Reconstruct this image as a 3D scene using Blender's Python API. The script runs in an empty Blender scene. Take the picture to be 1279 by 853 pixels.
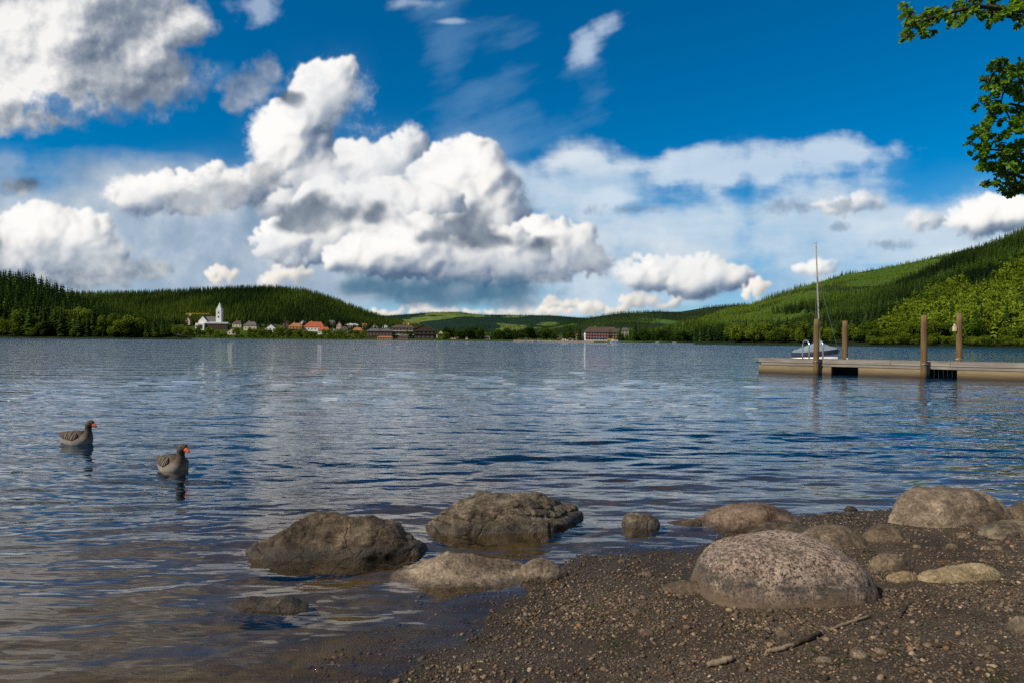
import bpy, bmesh, math, random
import numpy as np
from mathutils import Vector, Matrix, Euler

SC = bpy.context.scene
COL = SC.collection
R = math.radians
SC.render.resolution_x, SC.render.resolution_y = 1024, 682
F = 853.0                                   # focal length of the photograph in its own pixels (1279 wide)
EYE = 1.7
ROLL = 0.0094

# ---------------------------------------------------------------- camera
cam = bpy.data.objects.new('camera', bpy.data.cameras.new('camera'))
COL.objects.link(cam)
cam.location = (0, 0, EYE)
cam.rotation_euler = Euler((R(90) - 2.0 / F, -math.atan(ROLL), 0), 'XYZ')
cam.data.sensor_width = 36.0
cam.data.lens = 36.0 * F / 1279.0
cam.data.clip_start = 0.05
cam.data.clip_end = 20000
SC.camera = cam
CAM_M = cam.rotation_euler.to_matrix()

# ---------------------------------------------------------------- exposure and view
SC.view_settings.view_transform = 'Standard'
SC.view_settings.look = 'None'
SC.view_settings.exposure = 0.0
SC.view_settings.gamma = 1.0
SC.view_settings.use_curve_mapping = False
cy = SC.cycles
cy.use_denoising = False
cy.use_adaptive_sampling = True
cy.adaptive_threshold = 0.01
cy.max_bounces = 6
cy.diffuse_bounces = 2
cy.glossy_bounces = 3
cy.transmission_bounces = 4
cy.transparent_max_bounces = 8
cy.volume_bounces = 0
cy.caustics_reflective = False
cy.caustics_refractive = False

# ---------------------------------------------------------------- sun
SUN_AZ = R(-120)                            # from straight ahead (+Y), clockwise: to the left and a little behind
SUN_EL = R(41)
to_sun = Vector((math.sin(SUN_AZ) * math.cos(SUN_EL), math.cos(SUN_AZ) * math.cos(SUN_EL), math.sin(SUN_EL)))
sun = bpy.data.objects.new('sun', bpy.data.lights.new('sun', 'SUN'))
COL.objects.link(sun)
sun.data.energy = 4.4
sun.data.angle = R(0.6)
sun.data.color = (1.0, 0.92, 0.78)
sun.rotation_euler = to_sun.to_track_quat('Z', 'Y').to_euler()
sun.location = (0, 0, 60)
# ---------------------------------------------------------------- cloud map
# The clouds stand at infinity: a map over sky directions (u = X/Y, v = Z/Y) made here with numpy
# from heaps of puffs (cumulus) and fractal noise (veils, wisps), each heap lit from the sun's side.
def _lattice(seed):
    r = np.random.RandomState(seed)
    a = r.rand(256, 256) * 2 * np.pi
    return np.cos(a), np.sin(a)


def gnoise(x, y, seed=0):
    gx, gy = _lattice(seed)
    xi = np.floor(x).astype(int); yi = np.floor(y).astype(int)
    fx = x - xi; fy = y - yi
    ux = fx * fx * fx * (fx * (fx * 6 - 15) + 10); uy = fy * fy * fy * (fy * (fy * 6 - 15) + 10)
    def dot(i, j):
        a = (yi + j) & 255; b = (xi + i) & 255
        return gx[a, b] * (fx - i) + gy[a, b] * (fy - j)
    n0 = dot(0, 0) * (1 - ux) + dot(1, 0) * ux
    n1 = dot(0, 1) * (1 - ux) + dot(1, 1) * ux
    return (n0 * (1 - uy) + n1 * uy) * 1.4


def fbm(x, y, scale, octaves=5, seed=0, gain=0.5, sx=1.0, sy=1.0):
    out = np.zeros_like(x, dtype=float); a = 1.0; t = 0.0; f = 1.0 / scale
    for k in range(octaves):
        out += a * gnoise(x * f * sx + 17.3 * k, y * f * sy + 9.1 * k, seed + k)
        t += a; a *= gain; f *= 2.03
    return out / t


def sstep(a, b, x):
    t = np.clip((x - a) / (b - a), 0, 1)
    return t * t * (3 - 2 * t)


def blur(a, s):
    """gaussian-like blur: three box passes each way"""
    r = max(1, int(round(s)))
    for axis in (0, 1):
        for _ in range(3):
            p = np.pad(a, [(r + 1, r) if k == axis else (0, 0) for k in (0, 1)], mode='edge')
            c = np.cumsum(p, axis=axis)
            n = a.shape[axis]
            hi = np.take(c, np.arange(2 * r + 1, 2 * r + 1 + n), axis=axis)
            lo = np.take(c, np.arange(0, n), axis=axis)
            a = (hi - lo) / (2 * r + 1)
    return a


def remap(a, X, Y):
    h, w = a.shape
    X = np.clip(X, 0, w - 1.001); Y = np.clip(Y, 0, h - 1.001)
    xi = X.astype(int); yi = Y.astype(int); fx = X - xi; fy = Y - yi
    return (a[yi, xi] * (1 - fx) * (1 - fy) + a[yi, xi + 1] * fx * (1 - fy)
            + a[yi + 1, xi] * (1 - fx) * fy + a[yi + 1, xi + 1] * fx * fy)


def lin(r, g, b):
    c = np.array([r, g, b]) / 255.0
    return np.where(c <= 0.04045, c / 12.92, ((c + 0.055) / 1.055) ** 2.4)


CX0, CY0, CW, CH, CS = -260, -240, 1800, 680, 1      # area covered by the map, in 1/853 of a radian


def cumulus(blobs, seed, warp=5.0, fray=1.0, levels=((0.55, 6), (0.34, 16), (0.2, 40), (0.11, 90), (0.06, 150)), edge=(0.0, 3.0), L=(-0.62, -0.52, 0.58)):
    """blobs: (cx, cy, rx, ry) ellipses -> alpha and lit (0..1) maps"""
    rng = np.random.RandomState(seed)
    X0 = max(CX0, int(min(b[0] - b[2] for b in blobs)) - 50); X1 = min(CX0 + CW, int(max(b[0] + b[2] for b in blobs)) + 50)
    Y0 = max(CY0, int(min(b[1] - b[3] for b in blobs)) - 50); Y1 = min(CY0 + CH, int(max(b[1] + b[3] for b in blobs)) + 50)
    W, Hh = X1 - X0, Y1 - Y0
    H = np.full((Hh, W), -1e3)
    def puff(cx, cy, cz, r):
        x0 = max(0, int(cx - r)); x1 = min(W, int(cx + r) + 2); y0 = max(0, int(cy - r)); y1 = min(Hh, int(cy + r) + 2)
        if x1 <= x0 or y1 <= y0: return
        yy, xx = np.mgrid[y0:y1, x0:x1]
        d2 = r * r - (xx - cx) ** 2 - (yy - cy) ** 2
        z = np.where(d2 > 0, cz + np.sqrt(np.maximum(d2, 0)), -1e3)
        H[y0:y1, x0:x1] = np.maximum(H[y0:y1, x0:x1], z)
    for lv, (fr, n) in enumerate(levels):
        for (cx, cy, rx, ry) in blobs:
            cx = cx - X0; cy = cy - Y0
            m = min(rx, ry)
            k = int(n * max(1.0, max(rx, ry) / m) * min(1.6, max(0.35, (m / 40.0))))
            for _ in range(max(3, k)):
                r = m * fr * rng.uniform(0.55, 1.15)
                if r < 1.6: continue
                a = rng.uniform(0, 2 * np.pi); q = np.sqrt(rng.rand()) if lv < 2 else rng.rand() ** 0.35
                ex = max(2.0, rx - r * (0.85 if lv < 2 else 0.35)); ey = max(2.0, ry - r * (0.85 if lv < 2 else 0.35))
                px = cx + np.cos(a) * q * ex; py = cy + np.sin(a) * q * ey
                if lv >= 2 and np.sin(a) > 0.45 and rng.rand() < 0.5: continue       # flatter, calmer bases
                if lv < 2:
                    z = np.sqrt(max(0, 1 - q * q)) * m * 0.5 - 0.2 * r
                else:
                    ix, iy = int(np.clip(px, 0, W - 1)), int(np.clip(py, 0, Hh - 1))
                    h = H[iy, ix]
                    if h < -500: z = rng.uniform(-0.3, 0.2) * m
                    else: z = h - r * rng.uniform(0.35, 0.75)
                puff(px, py, z, r)
    yy, xx = np.mgrid[0:Hh, 0:W].astype(float)
    wx = xx + warp * (fbm(xx, yy, 38, 3, seed + 31) * 1.7 + 0.8 * fbm(xx, yy, 9, 3, seed + 32))
    wy = yy + warp * (fbm(xx, yy, 38, 3, seed + 41) * 1.7 + 0.8 * fbm(xx, yy, 9, 3, seed + 42))
    inside = (H > -500).astype(float)
    base = np.min(H[H > -500])
    Hf = np.where(H > -500, H, base - 6)
    inside = remap(inside, wx, wy); Hf = remap(Hf, wx, wy)
    gx0, gy0 = xx + X0, yy + Y0
    tear = fbm(gx0, gy0, 30, 6, seed + 51, 0.66)
    loose = 0.22 + 0.78 * sstep(-0.15, 0.40, 0.25 * (gy0 - np.mean(gy0)) / (np.ptp(gy0) * 0.5 + 1) + fbm(gx0, gy0, 90, 2, seed + 61))          # some edges crisp, some frayed
    loose = loose * fray
    fine = fbm(gx0, gy0, 11, 5, seed + 81, 0.62)
    alpha = sstep(0.06, 0.96, (1 - loose) * blur(inside, 1) + loose * blur(inside, 6) + sstep(0.0, 0.22, blur(inside, 8)) * (0.85 * loose * tear + 0.30 * (1 - loose) * fine))
    def relief(s):
        Hs = blur(Hf, s)
        gy, gx = np.gradient(Hs)
        nl = 1.0 / np.sqrt(gx * gx + gy * gy + 1)
        return -gx * nl * L[0] - gy * nl * L[1] + nl * L[2]
    lit = 0.24 * relief(1.5) + 0.40 * relief(5) + 0.68 * relief(17)
    sh = np.zeros_like(Hf); Hb = blur(Hf, 3)
    for k in (4, 8, 14, 22, 32, 46):
        other = remap(Hb, xx + L[0] * k, yy + L[1] * k)
        sh = np.maximum(sh, sstep(0, 22, other - (Hb + L[2] * k * 0.8)))
    lit = 0.20 + 0.72 * lit - 0.24 * blur(sh, 4) + 0.16 * fbm(gx0, gy0, 44, 6, seed + 71, 0.6)
    return alpha, np.clip(lit, 0, 1.2), X0, Y0


def ellipse_mask(x, y, ells, noise, amp, soft=0.35):
    m = np.full_like(x, -9.0)
    for (cx, cy, rx, ry) in ells:
        d = np.sqrt(((x - cx) / rx) ** 2 + ((y - cy) / ry) ** 2)
        m = np.maximum(m, 1 - d)
    return m + noise * amp


def make_cloud_map():
    """RGBA (premultiplied, linear) over the map area; y downwards, horizon near y = 425"""
    yy, xx = np.mgrid[0:CH, 0:CW].astype(float)
    x = xx + CX0; y = yy + CY0
    rgb = np.zeros((CH, CW, 3)); al = np.zeros((CH, CW))
    def over(a, col):
        nonlocal rgb, al
        a = np.clip(a, 0, 1)
        rgb = rgb * (1 - a)[..., None] + col * a[..., None]
        al = al * (1 - a) + a
    def ramp(t, stops):
        t = np.clip(t, 0, 1)
        ps = [s[0] for s in stops]; cs = np.array([lin(*s[1]) for s in stops])
        return np.stack([np.interp(t, ps, cs[:, k]) for k in range(3)], -1)
    n_big = fbm(x, y, 190, 6, 5); n_mid = fbm(x, y, 70, 5, 15); n_st = fbm(x, y, 120, 6, 25, 0.55, sx=0.45, sy=1.6)
    rot = x * 0.94 - y * 0.34; rot2 = x * 0.34 + y * 0.94
    n_str = fbm(rot, rot2, 60, 6, 77, 0.55, sx=0.3, sy=1.3)
    # pale haze towards the horizon
    over(0.72 * sstep(190, 400, y + 40 * n_big + 20 * n_st), lin(166, 198, 222) * np.ones_like(rgb))
    # thin high veils
    m = ellipse_mask(x, y, [(100, 300, 420, 105), (380, 330, 260, 90), (-160, 300, 260, 120)], n_big + 0.6 * n_st, 0.55)
    over(0.95 * sstep(-0.10, 0.40, m), ramp(0.5 + 0.9 * n_mid, [(0, (134, 158, 184)), (0.5, (166, 184, 203)), (1, (200, 211, 221))]))
    m = ellipse_mask(x, y, [(860, 300, 210, 85), (740, 245, 130, 60), (1010, 290, 190, 75), (900, 350, 330, 50), (1180, 300, 200, 60), (650, 240, 80, 45), (1450, 320, 240, 70)], n_big + 0.9 * n_st + 0.5 * n_mid, 0.8)
    over(0.90 * sstep(-0.05, 0.5, m), ramp(0.5 + 0.9 * n_st + 0.4 * n_mid, [(0, (138, 182, 218)), (0.45, (184, 208, 228)), (1, (226, 234, 240))]))
    m = ellipse_mask(x, y + 0.06 * (x - 1000), [(880, 212, 110, 30), (1040, 198, 130, 24), (960, 206, 190, 22), (770, 236, 60, 24)], n_st + 0.9 * n_mid, 1.3)
    over(0.85 * sstep(-0.05, 0.8, m), lin(206, 222, 236) * np.ones_like(rgb))
    # cirrus plumes in the blue
    m = ellipse_mask(x + 0.9 * (y - 55) + 6 * n_mid, y, [(738, 52, 26, 34)], n_str * 1.0 + n_mid * 1.2, 1.2)
    over(0.75 * sstep(0.0, 1.1, m), lin(196, 214, 234) * np.ones_like(rgb))
    m = ellipse_mask(x, y, [(620, 140, 120, 130), (560, 60, 60, 110), (730, 110, 60, 50), (1000, 210, 260, 40), (270, 90, 50, 30)], n_str * 1.2 + n_mid * 0.4, 1.0)
    over(0.20 * sstep(0.25, 1.1, m), lin(150, 190, 225) * np.ones_like(rgb))
    m = ellipse_mask(x, y, [(515, 2, 34, 12), (560, 27, 26, 5), (330, 8, 45, 22)], n_st + 1.5 * n_mid, 1.2)
    over(0.70 * sstep(0.0, 0.9, m), lin(176, 194, 216) * np.ones_like(rgb))
    # the large soft grey cloud, upper left
    big = [(200, -160, 360, 110), (620, -200, 260, 70), (60, 40, 190, 90), (150, 90, 130, 70), (30, 115, 130, 55), (-110, 60, 220, 120), (215, 35, 60, 40), (120, 0, 140, 70), (-60, -70, 260, 90)]
    m = ellipse_mask(x, y, big, n_big * 0.55 + n_mid * 0.5 + 0.25 * fbm(x, y, 22, 4, 91), 0.62)
    a = sstep(0.0, 0.34, m + 0.10 * fbm(x, y, 16, 5, 92, 0.6))
    a *= 1 - 0.75 * sstep(0.15, 0.9, 1 - np.sqrt(((x - 75) / 80) ** 2 + ((y - 133) / 26) ** 2) + 2.2 * n_mid + 0.8 * fbm(x, y, 20, 4, 93))
    mb = blur(np.clip(m, -0.3, 1.2), 7)
    mo = remap(mb, xx - 16, yy - 20)
    bil = fbm(x, y, 60, 6, 66, 0.55); bo = fbm(x - 7, y - 9, 60, 6, 66, 0.55)
    relief = 0.60 + 0.9 * (mb - mo) + 0.75 * (bil - bo) + 0.40 * n_big + 0.16 * bil
    relief -= 0.34 * np.exp(-(((x - 150) / 95) ** 2 + ((y + 4) / 38) ** 2))
    relief -= 0.22 * np.exp(-(((x - 190) / 80) ** 2 + ((y - 110) / 55) ** 2))
    relief += 0.22 * np.exp(-(((x - 50) / 90) ** 2 + ((y - 70) / 60) ** 2)) + 0.14 * np.exp(-(((x - 180) / 60) ** 2 + ((y - 40) / 30) ** 2))
    relief -= 0.25 * sstep(-60, -160, y)
    over(0.97 * a, ramp(relief, [(0, (104, 118, 138)), (0.3, (140, 150, 164)), (0.55, (184, 188, 194)), (0.78, (226, 226, 226)), (1, (250, 248, 244))]))
    white = [(0, (92, 112, 140)), (0.3, (136, 150, 170)), (0.5, (182, 188, 196)), (0.68, (224, 224, 224)), (0.84, (247, 245, 241)), (1, (255, 253, 250))]
    def heap(blobs, seed, gain=1.0, bias=0.0, base=None, amt=1.0, stops=white, halo=0.30, **k):
        a_, l_, ox, oy = cumulus(blobs, seed, **k)
        a = np.zeros((CH, CW)); lit = np.zeros((CH, CW))
        sl = (slice(oy - CY0, oy - CY0 + a_.shape[0]), slice(ox - CX0, ox - CX0 + a_.shape[1]))
        a[sl] = a_; lit[sl] = l_
        t = lit * gain + bias - 0.03 + 0.14 * n_mid + 0.12 * n_big
        if base: t = t - base[2] * sstep(base[0], base[1], y + 22 * n_mid)
        if halo:                                     # thin vapour around the heap
            hz = blur(a, 16)
            over(halo * np.clip(hz * (0.75 + 1.4 * n_mid + 0.8 * n_st), 0, 1) * 1.2, lin(190, 202, 214) * np.ones_like(rgb))
        over(a * amt, ramp(t, stops))
    # far heads along the horizon
    warm = [(0, (120, 140, 160)), (0.4, (170, 178, 186)), (0.7, (222, 218, 210)), (1, (250, 244, 234))]
    heap([(560, 390, 30, 7), (620, 390, 40, 6), (665, 388, 28, 7), (700, 380, 26, 12), (735, 384, 22, 10), (520, 386, 24, 8), (790, 376, 26, 12), (830, 376, 24, 12), (760, 388, 36, 8), (470, 392, 30, 8)],
         301, 1.0, 0.05, stops=warm, warp=3, fray=0.4, halo=0.15)
    heap([(362, 340, 30, 17), (277, 344, 24, 12), (340, 349, 20, 10)], 302, 1.0, 0.18, stops=warm, warp=3, fray=0.4, halo=0.15)
    # tall heap in the middle: the tower behind, then the great mass
    heap([(362, 178, 54, 52), (402, 120, 40, 46), (432, 92, 20, 20), (385, 88, 13, 13), (378, 235, 72, 50), (345, 170, 36, 34)], 11, 1.05, 0.05, base=(190, 330, 0.16), warp=7, halo=0.08)
    heap([(505, 186, 36, 28), (478, 215, 44, 32), (446, 196, 30, 24)], 12, 1.0, 0.02, warp=6, amt=0.96, halo=0.1)
    heap([(580, 212, 50, 42), (604, 244, 50, 44), (548, 232, 50, 40), (620, 268, 44, 40)], 21, 1.08, 0.07, base=(262, 320, 0.10), warp=6)
    heap([(480, 262, 66, 42), (440, 290, 84, 46), (412, 252, 46, 34), (530, 262, 54, 34), (372, 300, 60, 34)], 22, 1.06, 0.05, base=(300, 350, 0.16), warp=6)
    heap([(690, 312, 60, 40), (735, 324, 34, 26), (640, 320, 70, 36), (668, 292, 34, 24)], 23, 1.06, 0.04, base=(318, 366, 0.26), warp=6)
    heap([(540, 300, 70, 34), (590, 316, 100, 36), (500, 320, 90, 32), (620, 338, 100, 22), (452, 320, 50, 26)], 24, 1.06, 0.03, base=(322, 366, 0.30), warp=6)
    # the mass on the left with its greyer lee side
    heap([(40, 290, 46, 38), (84, 294, 56, 36), (20, 322, 72, 38), (110, 322, 50, 32), (-60, 300, 80, 46), (-150, 320, 90, 50)], 31, 1.06, 0.06, base=(300, 352, 0.20), warp=6)
    m = ellipse_mask(x, y, [(120, 342, 78, 24), (60, 352, 90, 16), (176, 338, 40, 20)], n_mid + 0.5 * fbm(x, y, 24, 5, 95, 0.6), 0.95)
    over(0.85 * sstep(-0.05, 0.55, m), ramp(0.5 + 1.1 * fbm(x, y, 32, 5, 96), [(0, (96, 112, 132)), (0.5, (140, 152, 166)), (1, (205, 208, 208))]))
    # middle-left cloud, lit left side and grey lee
    heap([(172, 244, 40, 26), (214, 240, 56, 30), (268, 216, 26, 18), (276, 236, 62, 28), (322, 226, 44, 20)], 41, 1.0, 0.04, base=(232, 280, 0.22), warp=6)
    m = ellipse_mask(x, y, [(290, 240, 60, 27), (330, 224, 36, 20), (245, 252, 50, 18)], n_mid + 0.5 * fbm(x, y, 24, 5, 97, 0.6), 0.95)
    over(0.74 * sstep(-0.08, 0.55, m), ramp(0.5 + 1.0 * fbm(x, y, 28, 5, 98), [(0, (116, 126, 142)), (0.5, (152, 158, 168)), (1, (206, 206, 206))]))
    # grey veil cloud right of the upper left mass
    m = ellipse_mask(x, y, [(318, 112, 46, 26), (300, 128, 28, 16), (338, 92, 22, 24)], n_mid + 0.5 * fbm(x, y, 24, 5, 99, 0.6), 1.0)
    over(0.80 * sstep(-0.08, 0.6, m), ramp(0.5 + 1.0 * fbm(x, y, 28, 5, 100), [(0, (92, 112, 142)), (0.5, (134, 150, 172)), (1, (176, 184, 196))]))
    # right-hand heaps
    heap([(868, 352, 44, 22), (832, 350, 46, 18), (908, 346, 36, 20), (800, 340, 34, 22), (876, 328, 30, 14), (845, 334, 48, 16)], 51, 1.05, 0.06, base=(336, 372, 0.22), warp=5)
    heap([(944, 358, 20, 13), (938, 366, 16, 9)], 52, 1.0, 0.22, stops=warm, warp=3, fray=0.4, halo=0.15)
    heap([(1014, 336, 30, 12), (1030, 330, 20, 10)], 53, 1.0, 0.08, warp=4, amt=0.9)
    heap([(1240, 268, 54, 24), (1215, 278, 40, 20), (1275, 270, 40, 24), (1330, 270, 60, 30), (1420, 290, 90, 40)], 54, 1.05, 0.10, base=(272, 300, 0.18), warp=5)
    heap([(1072, 250, 36, 14), (1046, 258, 40, 10)], 55, 0.95, 0.03, warp=6, amt=0.8)
    heap([(1152, 276, 26, 15)], 56, 0.9, 0.0, warp=6, amt=0.75)
    # shreds and thin bright vapour over and between the heaps
    shred = fbm(x, y, 26, 6, 121, 0.66) + 0.6 * n_mid
    m = ellipse_mask(x, y, [(430, 240, 150, 80), (640, 330, 170, 60), (500, 200, 90, 50), (260, 250, 160, 40), (90, 320, 170, 50), (760, 320, 130, 50), (860, 330, 120, 40), (400, 120, 70, 60), (330, 310, 120, 40)], shred, 0.85)
    over(0.42 * sstep(0.10, 0.95, m), ramp(0.5 + 0.8 * n_mid, [(0, (168, 182, 198)), (0.5, (206, 214, 222)), (1, (240, 240, 238))]))
    # dark rags drifting in front
    rags = [(404, 268, 76, 22), (372, 282, 56, 12), (462, 272, 34, 14), (572, 288, 60, 24), (548, 296, 40, 14), (620, 300, 44, 12), (676, 306, 26, 17), (22, 233, 26, 13), (362, 124, 22, 13)]
    m = ellipse_mask(x, y, rags, 1.1 * n_mid + 0.8 * fbm(x, y, 34, 6, 101, 0.6), 1.05)
    over(0.92 * sstep(-0.18, 0.62, blur(m, 1)), ramp(0.5 + 0.9 * fbm(x, y, 40, 5, 102) - 0.6 * (remap(blur(m, 5), xx, yy) - remap(blur(m, 5), xx - 8, yy - 8)), [(0, (86, 102, 124)), (0.45, (122, 136, 152)), (1, (188, 192, 196))]))
    rags = [(1045, 284, 20, 6), (1020, 292, 12, 8), (1110, 306, 24, 7), (1015, 304, 10, 5), (1000, 258, 60, 10), (790, 262, 40, 8)]
    m = ellipse_mask(x, y, rags, n_mid + 0.8 * fbm(x, y, 22, 5, 103, 0.6), 1.5)
    over(0.6 * sstep(-0.2, 0.9, m), lin(120, 142, 168) * np.ones_like(rgb))
    # slate-blue rain base under the great mass
    m = ellipse_mask(x, y, [(540, 366, 130, 22), (620, 364, 90, 20), (470, 360, 60, 16)], n_mid * 0.9 + 1.0 * n_st + 0.5 * fbm(x, y, 30, 4, 111), 0.9)
    over(0.86 * sstep(-0.10, 0.75, m), ramp(0.5 + n_mid, [(0, (40, 92, 124)), (0.5, (64, 110, 140)), (1, (120, 146, 168))]))
    heap([(560, 389, 24, 6), (632, 390, 26, 5), (690, 388, 26, 7), (735, 386, 22, 9), (505, 391, 18, 5)], 311, 1.0, 0.08, stops=warm, warp=3, fray=0.4, halo=0.15)
    return np.concatenate([rgb, al[..., None]], -1)
# ---------------------------------------------------------------- world: Nishita sky with the cloud map over it
def build_world():
    cm = make_cloud_map()
    ax = np.arange(CW) / CW; ay = np.arange(CH) / CH
    fade = (sstep(0, 0.07, ax) * sstep(0, 0.07, 1 - ax))[None, :] * sstep(0, 0.2, ay)[:, None]
    cm = cm * fade[..., None]
    img = bpy.data.images.new('cloud map', CW, CH, alpha=True, float_buffer=True)
    img.colorspace_settings.name = 'Non-Color'
    img.alpha_mode = 'CHANNEL_PACKED'
    img.pixels.foreach_set(np.ascontiguousarray(cm[::-1], dtype=np.float32).ravel())
    img.update()
    w = bpy.data.worlds.new('World'); SC.world = w; w.use_nodes = True
    nt = w.node_tree; N = nt.nodes; N.clear(); Lk = nt.links
    def math_(op, a, b=None, c=None):
        n = N.new('ShaderNodeMath'); n.operation = op
        for i, v in enumerate((a, b, c)):
            if v is None: continue
            if isinstance(v, (int, float)): n.inputs[i].default_value = v
            else: Lk.new(v, n.inputs[i])
        return n.outputs[0]
    tc = N.new('ShaderNodeTexCoord'); sp = N.new('ShaderNodeSeparateXYZ'); Lk.new(tc.outputs['Generated'], sp.inputs[0])
    yy = math_('MAXIMUM', sp.outputs[1], 0.02)
    u = math_('DIVIDE', sp.outputs[0], yy); v = math_('DIVIDE', sp.outputs[2], yy)
    px = math_('MULTIPLY_ADD', math_('MULTIPLY_ADD', v, ROLL, u), F, 639.5 - CX0)
    py = math_('MULTIPLY_ADD', math_('MULTIPLY_ADD', u, ROLL, math_('MULTIPLY', v, -1.0)), F, 424.5 - CY0)
    cb = N.new('ShaderNodeCombineXYZ')
    Lk.new(math_('DIVIDE', px, float(CW)), cb.inputs[0])
    Lk.new(math_('SUBTRACT', 1.0, math_('DIVIDE', py, float(CH))), cb.inputs[1])
    ti = N.new('ShaderNodeTexImage'); ti.image = img; ti.extension = 'CLIP'; ti.interpolation = 'Cubic'
    Lk.new(cb.outputs[0], ti.inputs[0])
    sky = N.new('ShaderNodeTexSky'); sky.sky_type = 'NISHITA'; sky.sun_disc = False
    sky.sun_elevation = SUN_EL; sky.sun_rotation = SUN_AZ % (2 * math.pi)
    sky.altitude = 850; sky.air_density = 1.0; sky.dust_density = 0.4; sky.ozone_density = 2.5
    S = 0.1
    tint = N.new('ShaderNodeMix'); tint.data_type = 'RGBA'; tint.blend_type = 'MULTIPLY'; tint.inputs[0].default_value = 1.0
    Lk.new(sky.outputs[0], tint.inputs[6]); tint.inputs[7].default_value = SKY_TINT
    gam = N.new('ShaderNodeGamma'); gam.inputs[1].default_value = SKY_GAMMA
    Lk.new(tint.outputs[2], gam.inputs[0])
    # generic broken cloud behind the viewer, where the map has nothing
    nz = N.new('ShaderNodeTexNoise'); nz.inputs['Scale'].default_value = 3.2; nz.inputs['Detail'].default_value = 6
    Lk.new(tc.outputs['Generated'], nz.inputs['Vector'])
    mr = N.new('ShaderNodeMapRange'); mr.inputs[1].default_value = 0.40; mr.inputs[2].default_value = 0.58
    Lk.new(nz.outputs[0], mr.inputs[0])
    back = N.new('ShaderNodeMapRange'); back.inputs[1].default_value = 0.35; back.inputs[2].default_value = -0.1
    Lk.new(sp.outputs[1], back.inputs[0])
    high = N.new('ShaderNodeMapRange'); high.inputs[1].default_value = 0.48; high.inputs[2].default_value = 0.66
    Lk.new(sp.outputs[2], high.inputs[0])
    mg = N.new('ShaderNodeMix'); mg.data_type = 'RGBA'
    Lk.new(math_('MULTIPLY', mr.outputs[0], math_('MAXIMUM', back.outputs[0], high.outputs[0])), mg.inputs[0])
    Lk.new(gam.outputs[0], mg.inputs[6]); mg.inputs[7].default_value = (3.4, 3.4, 3.4, 1)
    # clouds over sky: sky * (1 - a) + premultiplied cloud
    front = math_('GREATER_THAN', sp.outputs[1], 0.05)
    a = math_('MULTIPLY', ti.outputs[1], front)
    inv = math_('SUBTRACT', 1.0, a)
    sc1 = N.new('ShaderNodeVectorMath'); sc1.operation = 'SCALE'; Lk.new(mg.outputs[2], sc1.inputs[0]); Lk.new(inv, sc1.inputs['Scale'])
    sc2 = N.new('ShaderNodeVectorMath'); sc2.operation = 'SCALE'; Lk.new(ti.outputs[0], sc2.inputs[0]); Lk.new(math_('MULTIPLY', front, CLOUD_GAIN / S), sc2.inputs['Scale'])
    ad = N.new('ShaderNodeVectorMath'); ad.operation = 'ADD'; Lk.new(sc1.outputs[0], ad.inputs[0]); Lk.new(sc2.outputs[0], ad.inputs[1])
    bg = N.new('ShaderNodeBackground'); bg.inputs[1].default_value = S; Lk.new(ad.outputs[0], bg.inputs[0])
    out = N.new('ShaderNodeOutputWorld'); Lk.new(bg.outputs[0], out.inputs[0])
    w.cycles.sampling_method = 'MANUAL'; w.cycles.sample_map_resolution = 1024


SKY_TINT = (0.0, 0.63, 0.98, 1)
SKY_GAMMA = 1.0
CLOUD_GAIN = 1.0
build_world()


# ---------------------------------------------------------------- helpers
def tag(o, label=None, cat=None, group=None, kind=None):
    if label: o['label'] = label
    if cat: o['category'] = cat
    if group: o['group'] = group
    if kind: o['kind'] = kind
    return o


def ray(px, py):
    d = Vector(((px - 639.5) / F, (426.5 - py) / F, -1.0))
    return CAM_M @ d


def at(px, py, z=0.0):
    """the point of height z under photograph pixel (px, py)"""
    d = ray(px, py)
    t = (z - EYE) / d.z
    return Vector((d.x * t, d.y * t, z))


def at_dist(px, dist, py=None):
    """the point at forward distance dist under column px (height from row py if given, else 0)"""
    d = ray(px, 424.5 if py is None else py)
    t = dist / d.y
    return Vector((d.x * t, dist, EYE + d.z * t if py is not None else 0.0))


def height_at(px, py, dist):
    d = ray(px, py)
    return EYE + d.z * dist / d.y


def link(name, me, mat=None, parent=None, smooth=False):
    o = bpy.data.objects.new(name, me)
    COL.objects.link(o)
    if mat is not None and len(me.materials) == 0:
        for m in (mat if isinstance(mat, (list, tuple)) else [mat]): me.materials.append(m)
    if smooth:
        me.polygons.foreach_set('use_smooth', [True] * len(me.polygons))
    if parent is not None: o.parent = parent
    return o


def empty(name, loc=(0, 0, 0), rz=0.0):
    o = bpy.data.objects.new(name, None)
    COL.objects.link(o); o.location = loc; o.rotation_euler = (0, 0, rz); o.empty_display_size = 0.2
    return o


def np_mesh(name, V, T, col=None, mat_idx=None):
    """V (n,3), T (m,3) or (m,4) -> mesh, optional per-vertex colour attribute 'tone'"""
    V = np.asarray(V, dtype=np.float32); T = np.asarray(T, dtype=np.int32)
    k = T.shape[1]
    me = bpy.data.meshes.new(name)
    me.vertices.add(len(V)); me.vertices.foreach_set('co', V.ravel())
    me.loops.add(T.size); me.loops.foreach_set('vertex_index', T.ravel())
    me.polygons.add(len(T)); me.polygons.foreach_set('loop_start', np.arange(0, T.size, k, dtype=np.int32))
    if mat_idx is not None: me.polygons.foreach_set('material_index', np.asarray(mat_idx, dtype=np.int32))
    me.update(calc_edges=True)
    if col is not None:
        c = np.ones((len(V), 4), dtype=np.float32); c[:, :3] = col
        at_ = me.attributes.new('tone', 'FLOAT_COLOR', 'POINT'); at_.data.foreach_set('color', c.ravel())
    return me


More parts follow.
